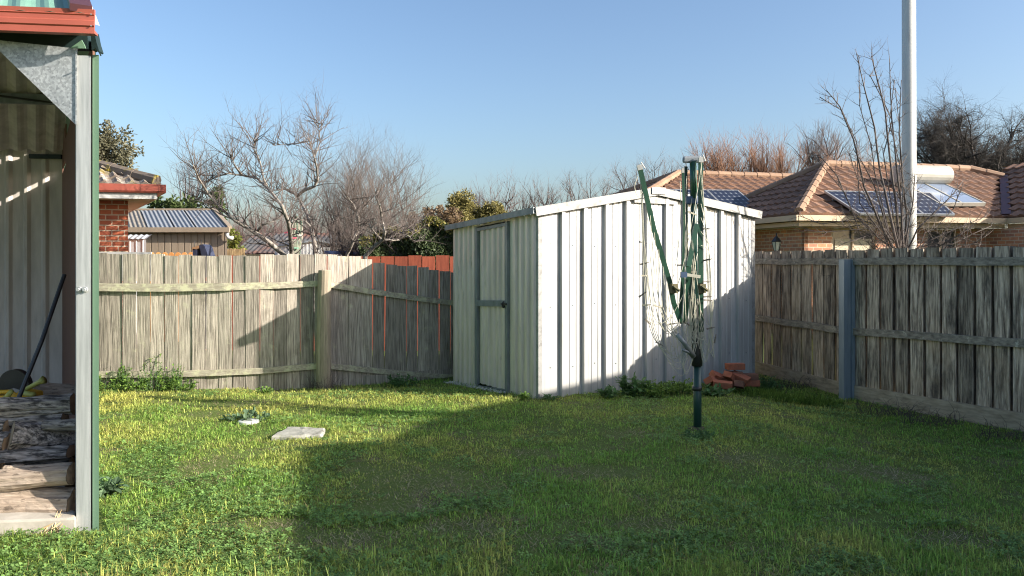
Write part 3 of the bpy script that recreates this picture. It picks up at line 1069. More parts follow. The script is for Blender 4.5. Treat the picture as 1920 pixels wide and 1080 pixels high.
# gutter
gR = P(177, 40, 4.44)
gt, gbm = zat(18, 4.44), zat(63, 4.44)
gR = Vector((gR.x, gR.y, 0))
gL = gR - cf * W
hgt = gt - gbm
prof_g = [(0.0, 0.0), (0.0, .035), (.008, .042), (.008, .068), (0.0, .075), (0.0, .098), (.006, .104), (.0, .110), (0.004, hgt), (-.016, hgt), (-.016, hgt - .015), (-.004, .02), (-.05, .012), (-.05, 0.0)]
prof_g = [(a_, min(z_, hgt)) for (a_, z_) in prof_g]
mb = MB()
pts = [V3(gL + cn * a_, gbm + z_) for (a_, z_) in prof_g]
mb.prism(pts, gR - gL)
gut = build('gutter', mb, M['red_steel'], cp)
for zz in (0.3, 0.78):
    mb = MB()
    c = V3(gR, gbm + hgt * zz) + cn * .008 - cf * .014
    mb.tube([c, c + cn * .004], .004, 6)
    build('rivet', mb, M['alu'], gut)
# beam behind the gutter
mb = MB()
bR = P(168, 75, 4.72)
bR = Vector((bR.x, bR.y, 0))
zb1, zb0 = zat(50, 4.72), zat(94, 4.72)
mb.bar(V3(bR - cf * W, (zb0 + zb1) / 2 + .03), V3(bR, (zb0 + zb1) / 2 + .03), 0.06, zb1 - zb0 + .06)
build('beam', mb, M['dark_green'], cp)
mb = MB()
mb.prism([P(131, 90.5, 4.53), P(160, 90.5, 4.53), P(158, 84, 4.53), P(153, 75, 4.53)], Vector((0, .008, 0)))
build('bracket', mb, M['green_steel'], cp)
mb = MB()
mb.prism([P(170, 62, 4.56), P(177, 60, 4.56), P(181, 80, 4.56), P(186, 96, 4.56), P(184, 98, 4.56), P(179, 90, 4.56), P(172, 94, 4.56)], Vector((0, .05, 0)))
mb.tube([P(186, 98, 4.52), P(189, 104, 4.5), P(188, 101, 4.48)], .004, 5)
build('flashing_end', mb, M['dark_green'], cp)
# gusset plate
mb = MB()
mb.prism([P(-24, 73, 4.535), P(143, 91, 4.56), P(143, 233, 4.56), P(141, 233, 4.56)], Vector((0, .006, 0)))
mb.prism([P(141, 91, 4.552), P(144, 91, 4.552), P(144, 233, 4.552), P(141, 233, 4.552)], Vector((0, .004, 0)))
build('gusset_plate', mb, M['galv'], cp)
# roof: front slope up to a ridge, back slope down to the rear wall
RZ = 4.18
fe = gR - cn * .03
ridge_off = cs * ((2.6) / 1)
gRt = gt - 0.03
rt = MB()
for (mat_, dz, nm) in ((M['green_roof'], 0.0, 'roof'),):
    a, b = V3(gL, gRt), V3(gR, gRt)
    up = V3(cs * 2.85, RZ - gRt)
    nr = Vector((0, -.45, .89))
    rib_sheet(rt, a, b, up, nr, 0.076 * 2, 0.012)
    a2, b2 = a + up, b + up
    up2 = V3(cs * 2.9, 2.98 - RZ)
    rib_sheet(rt, a2, b2, up2, Vector((0, .45, .89)), .152, .012)
    rt2 = rt
build('roof', rt, M['green_roof'], cp)
lr = MB()
a, b = V3(gL, gRt - .03) + cs * .15, V3(gR, gRt - .03) + cs * .15 + cf * .04
up = V3(cs * 2.7, (RZ - gRt) * .947)
rib_sheet(lr, a, b, up, Vector((0, -.45, .89)), 0.19, 0.02)
rib_sheet(lr, a + up, b + up, V3(cs * 2.75, (2.93 - RZ)), Vector((0, .45, .89)), .19, .02)
build('ceiling_sheet', lr, M['liner'], cp)
for t in (.30, .62):
    mb = MB()
    o = V3(cs * 2.75 * t, (2.93 - RZ) * t - .07)
    mb.bar(a + up + o, b + up + o, .06, .10)
    build('purlin', mb, M['door_frame'], cp)
mb = MB()
q0 = a + up + V3(cs * 2.75 * .52, (2.93 - RZ) * .52 - .06)
mb.tube([b + up + V3(cs * 2.75 * .62, (2.93 - RZ) * .62 - .12), q0 + cf * 2.2], .012, 5)
build('tie_rod', mb, M['black'], cp)
bgm = MB()
b0 = V3(gR, gt + .004)
bgm.bar(b0 - cf * .07, b0 - cf * .07 + V3(cs * 2.85, RZ - gRt), 0.11, 0.04)
bgm.bar(b0 - cf * .05 + V3(cs * 2.85, RZ - gRt), b0 - cf * .05 + V3(cs * 5.75, 2.98 - gt), 0.11, 0.04)
build('barge_capping', bgm, M['maroon'], cp)
# gable infill above the side wall
mb = MB()
mb.prism([V3(sw0, 2.7), V3(sw0 + cs * 2.72, RZ - .1), V3(sw1, 2.85)], sn * .01)
build('gable_infill', mb, M['green_steel'], cp)
# concrete sill under the opening
mb = MB()
k0 = P(143, 1006, 4.53)
k0 = Vector((k0.x, k0.y, 0))
mb.hexa([V3(k0 - cf * W, -.08), V3(k0, -.08), V3(k0 + cs * .16, -.08), V3(k0 - cf * W + cs * .16, -.08),
         V3(k0 - cf * W, .115), V3(k0, .10), V3(k0 + cs * .16, .105), V3(k0 - cf * W + cs * .16, .12)])
build('sill', mb, M['conc'], cp, bevel=.012)
mb = MB()
fl0 = k0 + cs * .17
mb.poly([V3(fl0 - cf * W, .02), V3(fl0, .02), V3(fl0 + cs * 5.2, .02), V3(fl0 - cf * W + cs * 5.2, .02)])
build('floor_slab', mb, M['conc'], cp)

LOGG = 'firewood stacked in the carport'


def log(px0, px1, py0, py1, Y, rad, label, m, split=False, tilt=0.0, seed=0):
    "one log lying left to right; (px, py) give the ends of its axis"
    r_ = random.Random(seed)
    a, b = P(px0, py0, Y), P(px1, py1, Y + tilt)
    root = empty('firewood_log', ((a + b) / 2), label, 'log', LOGG)
    mb, en = MB(), MB()
    d = (b - a).normalized()
    s = Vector((0, 0, 1)).cross(d).normalized()
    t = d.cross(s)
    ns, n = 14, 20
    ph = [r_.uniform(0, 6.28) for _ in range(5)]
    rows = []
    for i in range(ns + 1):
        u = i / ns
        c = a.lerp(b, u) + t * (math.sin(u * 3 + ph[0]) * rad * .10)
        row = []
        for j in range(n):
            an = 2 * math.pi * j / n
            rr = rad * (1 + .10 * math.sin(2 * an + ph[1] + u) + .055 * math.sin(5 * an + ph[2] + u * 2.4) + .05 * math.sin(9 * an + ph[3] + u * 3) + .035 * math.sin(u * 13 + ph[4] + an * 2) + r_.uniform(-.018, .018))
            z = math.sin(an) * rr
            if split and z < -rad * .35:
                z = -rad * .35 + (z + rad * .35) * .15
            row.append(c + s * (math.cos(an) * rr * (1.1 if split else 1)) + t * z)
        rows.append(row)
    i0 = len(mb.v)
    for row in rows:
        mb.v += [tuple(p) for p in row]
    for i in range(ns):
        for j in range(n):
            j2 = (j + 1) % n
            mb.f.append((i0 + i * n + j, i0 + i * n + j2, i0 + (i + 1) * n + j2, i0 + (i + 1) * n + j))
    for row, sg in ((rows[0], -1), (rows[-1], 1)):
        c = sum(row, Vector()) / n
        i1 = len(en.v)
        en.v += [tuple(p * .985 + c * .015 + d * sg * .002) for p in row] + [tuple(c + d * sg * .004)]
        for j in range(n):
            en.f.append((i1 + j, i1 + (j + 1) % n, i1 + n))
    build('bark', mb, M[m], root)
    for q in (0, 1):
        e = MB()
        e.v = en.v[q * (n + 1):(q + 1) * (n + 1)]
        e.f = en.f[:n]
        build('cut_end', e, M['log_end'], root)
    return root


log(-75, 140, 952, 945, 4.69, .096, 'thick pale log with a knot, at the bottom of the woodpile', 'log_pale', seed=1, tilt=.02)
log(-70, 135, 910, 889, 4.69, .062, 'flaking pale log rising to the right, second from the bottom of the woodpile', 'log_pale', seed=2, tilt=.01)
log(9, 44, 884, 884, 4.72, .036, 'short pale stub wedged above the flaking log', 'log_pale', seed=15)
log(4, 134, 860, 847, 4.93, .054, 'grey cracked log in the middle of the woodpile, ends level with the post', 'log', True, seed=4, tilt=.02)
log(12, 133, 880, 874, 4.97, .045, 'brown split log squeezed under the grey cracked log', 'log', True, seed=5, tilt=.02)
log(22, 148, 815, 828, 4.95, .080, 'brown log with a black hollow, its pale cut end facing left', 'log', seed=6, tilt=.22)
log(-70, 20, 822, 832, 5.0, .085, 'dark log mostly in shade at the left edge, halfway up the woodpile', 'log', seed=7)
log(-70, 14, 795, 797, 5.05, .045, 'dark narrow log above the shaded log at the left edge', 'log', seed=8)
log(-60, 122, 790, 787, 5.1, .048, 'long dark log under the topmost grey log', 'log', seed=9)
log(84, 146, 797, 797, 5.02, .038, 'short dark log between the hollow log and the post', 'log', seed=10)
log(3, 138, 765, 757, 5.08, .062, 'topmost grey log of the woodpile with long cracks', 'log', seed=11, tilt=.04)
log(-60, 8, 872, 872, 4.95, .075, 'dark log end at the left edge beside the grey cracked log', 'log', seed=12)
log(60, 150, 738, 740, 6.0, .07, 'pale thick log end lying behind the top of the woodpile', 'log_pale', seed=13)
log(-80, 60, 780, 778, 5.62, .09, 'dark log carrying the yellow power tool behind the woodpile', 'log', seed=14)
for k, (x0, x1, yy, Y, r_) in enumerate(((-90, 140, 900, 5.2, .13), (-90, 140, 850, 5.3, .12), (-90, 140, 815, 5.35, .10))):
    log(x0, x1, yy, yy + 4, Y, r_, ('dark log deep in the woodpile, lowest of its back row', 'dark log deep in the woodpile, second of its back row', 'dark log deep in the woodpile, third of its back row')[k], 'log', seed=20 + k)

# straw stalks
st = MB()
for k in range(16):
    a = P(rnd.uniform(70, 112), rnd.uniform(990, 1008), 4.50)
    b = P(rnd.uniform(95, 142), rnd.uniform(955, 985), 4.56)
    st.tube([a, (a + b) / 2 + Vector((0, -.01, .01)), b], [.004, .003, .0015], 4)
tag(build('straw_wisp', st, M['straw'], origin=(-2.7, 4.53, .08)), 'wisp of dry straw stalks caught on the concrete sill below the logs', 'straw')

# black pole and yellow power tool
bp_ = MB()
bp_.tube([P(33, 752, 5.35), P(78, 640, 5.5), P(121, 515, 5.75)], .0145, 8)
t = tag(build('tool_handle', bp_, M['black'], origin=P(33, 752, 5.35)), 'long thin black handle leaning against the side of the carport', 'tool handle')
tl = empty('power_tool', P(40, 750, 5.6), 'yellow power tool with a black disc guard resting on the woodpile', 'power tool')
mb = MB()
Y = 5.62
body = [P(-25, 756, Y), P(62, 752, Y), P(60, 738, Y), P(35, 733, Y), P(20, 742, Y), P(-25, 742, Y)]
mb.prism(body, Vector((0, .14, 0)))
build('body', mb, M['yellow'], tl, bevel=.012)
mb = MB()
mb.tube([P(-20, 740, Y), P(-10, 735, Y), P(20, 734, Y), P(32, 742, Y), P(30, 752, Y)], .014, 8)
build('handle', mb, M['yellow'], tl, smooth=True)
mb = MB()
cc = P(25, 722, 5.72)
arc = [cc + Vector((math.cos(a_) * .11, 0, math.sin(a_) * .11)) for a_ in np.linspace(-.5, 3.6, 20)]
mb.prism(arc + [cc + Vector((0, 0, -.02))], Vector((0, .05, 0)))
build('disc_guard', mb, M['black'], tl)
mb = MB()
mb.tube([P(38, 735, Y), P(75, 716, 5.6), P(83, 712, 5.6)], [.013, .018, .030], 10)
mb.tube([P(42, 736, 5.55), P(64, 741, 5.52)], [.017, .02], 10)
mb.tube([P(10, 748, 5.55), P(22, 733, 5.52)], [.02, .015], 10)
build('side_grip', mb, M['olive_plastic'], tl, smooth=True)

# ------------------------------------------------------------------ rotary clothes hoist, folded
HY = 7.40
hb = P(1308, 805, HY)
ho = empty('rotary_clothes_hoist', (hb.x, hb.y, 0), 'folded dark green rotary clothes hoist standing on the lawn in front of the shed', 'clothes hoist')
h = lambda px, py, dy=0.0: P(px, py, HY + dy)
mb = MB()
mb.tube([h(1308, 815), h(1307.5, 686)], .037, 16)
build('ground_post', mb, M['hoist_dark'], ho, smooth=True)
mb = MB()
mb.tube([h(1307, 732), h(1307, 724)], .044, 16)
build('clamp_ring', mb, M['black'], ho, smooth=True)
mb = MB()
mb.tube([h(1307, 686), h(1306.5, 660), h(1305, 625), h(1304, 560)], [.050, .052, .046, .036], 16)
sleeve = build('gear_housing', mb, M['black'], ho, smooth=True)
mb = MB()
mb.tube([h(1300, 668, -.10), h(1284, 645, -.20), h(1269, 627, -.22)], [.026, .022, .02], 8)
mb.tube([h(1280, 656, -.22), h(1297, 663, -.12)], [.012, .014], 6)
build('crank_handle', mb, M['door_frame'], sleeve, smooth=True)
mb = MB()
mb.tube([h(1303.5, 565), h(1299, 300)], .030, 12)
build('mast', mb, M['hoist_dark'], ho, smooth=True)
mb = MB()
mb.tube([h(1301.5, 372, -.045), h(1299.5, 303, -.045)], .030, 12)
build('inner_tube', mb, M['hoist'], ho, smooth=True)
mb = MB()
mb.hexa([h(1279, 306, -.07), h(1319, 305, -.07), h(1319, 305, .08), h(1279, 306, .08), h(1280, 293, -.07), h(1316, 291, -.07), h(1316, 291, .08), h(1280, 293, .08)])
build('head_cap', mb, M['hoist_cap'], ho, bevel=.02)
mb = MB()
mb.hexa([h(1285, 383, -.07), h(1310, 382, -.07), h(1310, 382, .07), h(1285, 383, .07), h(1286, 368, -.07), h(1309, 367, -.07), h(1309, 367, .07), h(1286, 368, .07)])
build('collar', mb, M['blue_collar'], ho, bevel=.012)


def arm(pts, wd, m, cap_at=None, joint=None):
    mb = MB()
    for (p, q) in zip(pts[:-1], pts[1:]):
        mb.bar(p, q, wd, wd * .62, up=Vector((0, 1, 0)))
    o = build('arm', mb, M[m], ho)
    if cap_at is not None:
        c = MB()
        d = (pts[0] - pts[1]).normalized()
        c.bar(pts[0] - d * .032, pts[0] + d * .012, wd * 1.06, wd * .8, up=Vector((0, 1, 0)))
        c.tube([pts[0] + d * .01, pts[0] + d * .025 + Vector((.02, 0, .012)), pts[0] - d * .02 + Vector((.045, 0, 0))], .006, 5)
        build('end_cap', c, M['white_cap'], o)
    if joint is not None:
        c = MB()
        c.box(joint, (.060, .05, .085), .3)
        c.tube([joint + Vector((-.01, -.04, .02)), joint + Vector((.045, -.04, -.02))], .014, 6)
        build('joint', c, M['rust'], o)
    return o


arm([h(1199, 312, -.25), h(1226, 430, -.2), h(1256, 530, -.16), h(1263, 568, -.14), h(1276, 603, -.10), h(1287, 600, -.07)], .043, 'hoist', True, h(1263, 541, -.19))
arm([h(1314, 298, -.10), h(1313, 450, -.10), h(1314, 560, -.09), h(1315, 622, -.06)], .040, 'hoist', True, h(1316, 541, -.12))
arm([h(1281, 318, .15), h(1284, 420, .12), h(1280, 520, .09), h(1274, 600, .07)], .030, 'hoist', True)
arm([h(1286, 312, .05), h(1288, 480, .05), h(1300, 590, .04)], .026, 'hoist_dark')
arm([h(1306, 420, -.13), h(1291, 500, -.16), h(1285, 600, -.10)], .045, 'hoist')
arm([h(1297, 470, -.05), h(1300, 610, -.03)], .06, 'hoist_dark')
mb = MB()
mb.bar(h(1280, 514, -.20), h(1313, 519, -.20), .022, .028)
stay = build('brace', mb, M['cord'], ho)
mb = MB()
mb.box(h(1282, 515, -.215), (.055, .04, .05))
build('clip', mb, M['blue_collar'], stay)

# cords
cd = MB()


def cord(p, q, sag, side=0.0, n=12, r=.0028):
    pts = []
    for i in range(n + 1):
        t = i / n
        k = 4 * t * (1 - t)
        pts.append(p.lerp(q, t) + Vector((side * k, 0, -sag * k)))
    cd.tube(pts, r, 4, False)


def chain(pts, r=.0028, n=8):
    "smooth cord through control points"
    P_ = [pts[0]] + list(pts) + [pts[-1]]
    out = []
    for i in range(1, len(P_) - 2):
        p0, p1, p2, p3 = P_[i - 1], P_[i], P_[i + 1], P_[i + 2]
        for k in range(n):
            t = k / n
            out.append(0.5 * ((2 * p1) + (p2 - p0) * t + (2 * p0 - 5 * p1 + 4 * p2 - p3) * t * t + (3 * p1 - p0 - 3 * p2 + p3) * t ** 3))
    out.append(P_[-2])
    cd.tube(out, r, 4, False)


for k in range(4):
    j = lambda s=3: rnd.uniform(-s, s)
    chain([h(1200 + k * 2, 318 + k * 6, -.24), h(1205 + j(), 420, -.22), h(1207 + k * 3, 520 + j(), -.2), h(1213 + k * 4, 590 + k * 3, -.18), h(1230 + k * 6, 640 + k * 9, -.15), h(1268 + k * 4, 668 + k * 12, -.1), h(1290 + k * 2, 640, -.06), h(1292, 560, -.05)])
for k in range(7):
    x0 = 1203 + k * 8
    y0 = 340 + k * 32
    chain([h(x0, y0, -.23), h(x0 + 6 + rnd.uniform(-4, 5), y0 + 90, -.2), h(1222 + k * 6, 560 + rnd.uniform(-20, 40), -.17), h(1245 + k * 5, 625 + rnd.uniform(-15, 30), -.13), h(1280 + rnd.uniform(-6, 4), 600 + rnd.uniform(-30, 60), -.08)])
for k in range(7):
    x0 = 1318 + k * 1.4
    chain([h(1314, 304 + k * 26, -.12), h(x0 + 3, 400 + k * 12, -.12), h(x0 + 6 + rnd.uniform(-3, 4), 520, -.11), h(x0 + 9 + rnd.uniform(-3, 5), 590 + k * 7, -.10), h(1334 + rnd.uniform(-6, 5), 640 + k * 5, -.09), h(1320, 680 - k * 8, -.07), h(1312, 640 - k * 7, -.06), h(1308, 560, -.06)])
for k in range(10):
    x0 = 1287 + k * 2.6
    chain([h(x0, 330 + (k * 53) % 170, -.08), h(x0 - rnd.uniform(2, 14), 480 + rnd.uniform(-30, 30), -.16), h(x0 + rnd.uniform(-14, 8), 600 + rnd.uniform(-25, 45), -.12), h(x0 + rnd.uniform(-10, 14), 650 + rnd.uniform(-20, 20), -.1), h(1305, 600 + rnd.uniform(-40, 20), -.07)])
for k in range(9):
    cord(h(1232 + k * 6, 590 + (k * 37) % 50, -.14), h(1298 + k * 2, 560 + (k * 29) % 70, -.1), .22 + .028 * k, -.04)
for k in range(4):
    cord(h(1312, 575 + k * 18, -.09), h(1338 - k * 3, 560 + k * 20, -.1), .20 + .06 * (k % 2), .02)
cord(h(1275, 340, .12), h(1262, 520, -.1), .02, .03)
cord(h(1316, 303, -.12), h(1268, 545, -.18), .10, .0)
cord(h(1214, 600, -.2), h(1284, 545, -.14), .14)
chain([h(1196, 330, -.26), h(1190, 350, -.26), h(1196, 368, -.26), h(1205, 360, -.24)])
build('cord', cd, M['cord'], ho, smooth=True)

PEGG = 'pegs clipped to the folded clothes hoist lines'
pegspec = [(1206, 455, -12, 0), (1208, 494, 14, 0), (1210, 517, -2, 1), (1205, 552, 35, 0), (1212, 572, 5, 1), (1234, 575, -18, 1), (1262, 607, 10, 0), (1290, 608, -25, 0), (1215, 604, -40, 0),
           (1325, 429, 0, 0), (1327, 487, 12, 0), (1325, 528, 0, 0), (1327, 556, 3, 0), (1328, 563, -3, 0), (1333, 615, 10, 0), (1298, 400, -20, 1), (1341, 635, 80, 0), (1237, 645, -30, 0), (1297, 510, 0, 1), (1278, 497, 5, 0)]
proto = {}
for k, (px, py, an, pale) in enumerate(pegspec):
    lab = 'pale clothes peg clipped to a line of the folded hoist' if pale else 'dark weathered clothes peg clipped to a line of the folded hoist'
    if pale not in proto:
        pg = MB()
        pg.hexa([(-.042, -.005, -.008), (.042, -.005, -.003), (.042, .005, -.003), (-.042, .005, -.008), (-.042, -.005, -.001), (.042, -.005, -.001), (.042, .005, -.001), (-.042, .005, -.001)])
        pg.hexa([(-.042, -.005, .001), (.042, -.005, .001), (.042, .005, .001), (-.042, .005, .001), (-.042, -.005, .008), (.042, -.005, .003), (.042, .005, .003), (-.042, .005, .008)])
        pg.box((.008, 0, 0), (.010, .012, .014))
        o = build('clothes_peg', pg, M['peg_pale' if pale else 'peg_wood'], origin=(0, 0, 0))
        proto[pale] = o
    else:
        o = proto[pale].copy()
        COL.objects.link(o)
    o.location = h(px, py, -.2 if px < 1260 else -.12)
    o.rotation_euler = (rnd.uniform(-.3, .3), math.radians(-an), rnd.uniform(-.4, .4))
    tag(o, lab, 'clothes peg', PEGG + (' pale' if pale else ' dark'))

# ------------------------------------------------------------------ bricks beside the shed
BG = 'loose bricks heaped beside the shed'
bricks = [(1378, 687, 9.95, 10, 0, 0, 'brick_loose', 'whole orange brick, topmost of the heap beside the shed'),
          (1375, 702, 9.95, -8, 0, 4, 'brick_dark', 'dark brick directly beneath the topmost brick of the heap'),
          (1347, 707, 9.85, 30, 32, 20, 'brick_loose', 'tilted orange brick leaning near the upper left of the heap'),
          (1334, 714, 9.75, 55, -35, 10, 'brick_loose', 'small broken brick piece, leftmost on the heap'),
          (1355, 721, 9.6, -15, 8, 4, 'brick_loose', 'long flat brick lying lowest at the front of the heap'),
          (1368, 708, 9.85, 60, 10, 30, 'brick_loose', 'bright orange brick with its end facing out, centre of the heap'),
          (1388, 708, 9.88, -35, 15, 20, 'brick_loose', 'orange brick tilted to the right beneath the dark brick'),
          (1403, 706, 9.95, 5, 0, 0, 'brick_dark', 'dark red brick, upper of two stacked at the right of the heap'),
          (1406, 718, 9.95, 2, 0, 0, 'brick_loose', 'red brick, lower of two stacked at the right of the heap'),
          (1386, 721, 9.7, 70, 5, 15, 'brick_dark', 'dark brick lying at the foot of the heap, right of the long brick'),
          (1373, 722, 10.0, 20, 0, 0, 'brick_dark', 'dark brick buried in the core of the heap'),
          (1350, 719, 9.95, -40, 0, 0, 'brick_dark', 'dark brick buried behind the tilted brick at the left of the heap')]
for (px, py, Y, rz, rx, ry, m, lab) in bricks:
    mb = MB()
    bz = MB()
    bz.box((0, 0, 0), (.225, .11, .076))
    c = P(px, py, Y)
    o = build('brick', bz, M[m], origin=(0, 0, 0), bevel=.005)
    o.location = c
    o.rotation_euler = (math.radians(rx), math.radians(ry), math.radians(rz))
    tag(o, lab, 'brick', BG)

# ------------------------------------------------------------------ slab and lid in the lawn
mb = MB()
sa = [P(508, 830, 6.95), P(604, 829, 6.97), P(609, 816, 7.28), P(540, 809, 7.34)]
sa = [Vector((p.x, p.y, 0)) for p in sa]
i0 = []
cent = sum(sa, Vector()) / 4
n_ = 24
ringp = []
for k in range(n_):
    t = k / n_ * 4
    e = int(t)
    q = sa[e].lerp(sa[(e + 1) % 4], t - e)
    ringp.append(q + Vector((rnd.uniform(-.012, .012), rnd.uniform(-.012, .012), 0)))
mb.v = [(q.x, q.y, -.03) for q in ringp] + [(q.x, q.y, .030 + rnd.uniform(-.008, .006)) for q in ringp] + [tuple((q - cent) * .92 + cent + Vector((0, 0, .044 + rnd.uniform(-.006, .004)))) for q in ringp] + [(cent.x, cent.y, .044)]
for k in range(n_):
    k2 = (k + 1) % n_
    mb.f += [(k, k2, n_ + k2, n_ + k), (n_ + k, n_ + k2, 2 * n_ + k2, 2 * n_ + k), (2 * n_ + k, 2 * n_ + k2, 3 * n_)]
tag(build('concrete_slab', mb, M['slab'], origin=(cent.x, cent.y, 0)), 'chipped pale concrete slab lying in the sunlit grass', 'slab')
mb = MB()
lc_ = P(466, 793, 7.7)
mb.lathe((lc_.x, lc_.y, .0), [(.10, -.02), (.10, .018), (.092, .026), (.03, .03), (.001, .031)], 24)
tag(build('drain_cap', mb, M['white_lid'], origin=(lc_.x, lc_.y, 0), smooth=False), 'small round white drain cap set in the grass among weeds', 'drain cap')

# gravel at the foot of the shed side wall
gs = MB()
for k in range(260):
    t = rnd.random()
    base = A.lerp(Cc, .28 + .72 * t) + ln * rnd.uniform(.02, .17)
    r_ = rnd.uniform(.010, .026)
    z = float(gz(base.x, base.y)) + r_ * .5
    pts = [Vector((base.x + r_ * rnd.uniform(.6, 1.1) * math.cos(a_), base.y + r_ * rnd.uniform(.6, 1.1) * math.sin(a_), z)) for a_ in np.linspace(0, 6.28, 7)[:-1]]
    i = len(gs.v)
    gs.v += [tuple(p) for p in pts] + [(base.x, base.y, z + r_ * .6), (base.x, base.y, z - r_)]
    for j in range(6):
        gs.f += [(i + j, i + (j + 1) % 6, i + 6), (i + (j + 1) % 6, i + j, i + 7)]
o = build('gravel', gs, M['stone'])
tag(o, kind='stuff')
mb = MB()
mb.lathe((hb.x, hb.y, 0), [(.11, -.03), (.085, .012), (.06, .022), (.03, .025)], 14)
tag(build('footing', mb, M['soil'], origin=(hb.x, hb.y, 0)), 'small lump of dark earthy concrete around the foot of the clothes hoist', 'footing')

# ------------------------------------------------------------------ grass
def vnoise(x, y, sc, seed):
    r = np.random.default_rng(seed)
    g = r.random((64, 64))
    X, Yv = (x * sc) % 63, (y * sc) % 63
    xi, yi = np.floor(X).astype(int), np.floor(Yv).astype(int)
    fx, fy = X - xi, Yv - yi
    fx, fy = fx * fx * (3 - 2 * fx), fy * fy * (3 - 2 * fy)
    a, b, c, d = g[xi, yi], g[(xi + 1) % 64, yi], g[xi, (yi + 1) % 64], g[(xi + 1) % 64, (yi + 1) % 64]
    return (a * (1 - fx) + b * fx) * (1 - fy) + (c * (1 - fx) + d * fx) * fy


def fbm(x, y, sc, seed):
    return (vnoise(x, y, sc, seed) * .5 + vnoise(x, y, sc * 2.1, seed + 1) * .3 + vnoise(x, y, sc * 4.3, seed + 2) * .2)


def keep(x, y):
    k = np.ones(len(x), bool)
    # shed footprint
    rel = np.stack([x - A.x, y - A.y], 1)
    s_ = rel @ np.array([gdir.x, gdir.y])
    t_2 = rel @ np.array([ldir.x, ldir.y])
    k &= ~((s_ > -.0) & (s_ < LAB + .02) & (t_2 > -.0) & (t_2 < 3))
    # carport
    sx = (x - k0.x)
    sy = (y - k0.y)
    det = cf.x * cs.y - cf.y * cs.x
    ua = (sx * cs.y - sy * cs.x) / det
    ub = (cf.x * sy - cf.y * sx) / det
    k &= ~((ua < .17) & (ub > -.02))
    # right of the right fence
    xf = np.where(y > R1.y, R1.x + (R0.x - R1.x) * (y - R1.y) / (R0.y - R1.y), R1.x + (R2.x - R1.x) * (y - R1.y) / (R2.y - R1.y))
    k &= x < xf - .03
    # beyond the left fence
    yl = np.interp(x, [-6.2, -5.15, -3.2, -2.43, -.86, 3], [9.95, 9.98, 10.12, 10.38, 11.45, 12.9])
    k &= y < yl + .02
    # slab, cap
    k &= ~((np.abs(x - cent.x) < .24) & (np.abs(y - cent.y) < .17))
    k &= ((x - lc_.x) ** 2 + (y - lc_.y) ** 2) > .09 ** 2
    return k


PATCH = [(397, 873, .30, .55), (440, 760, .5, .3), (800, 905, .75, .55), (860, 990, .45, .22), (660, 1010, .5, .3), (1640, 877, .62, .38), (1195, 815, .25, .2), (980, 850, .25, .2), (1120, 890, .35, .25),
         (520, 985, .3, .2), (390, 780, .35, .3), (1210, 985, .4, .2), (1780, 1010, .4, .2), (1400, 860, .35, .25), (745, 950, .4, .25)]


def bare(x, y):
    m = np.zeros(len(x))
    for (px, py, rx, ry) in PATCH:
        Y = EYE * F / (py - HZ)
        X = (px - 960) / F * Y
        d = ((x - X) / rx) ** 2 + ((y - Y) / ry) ** 2
        m = np.maximum(m, np.exp(-d * 1.3))
    return m


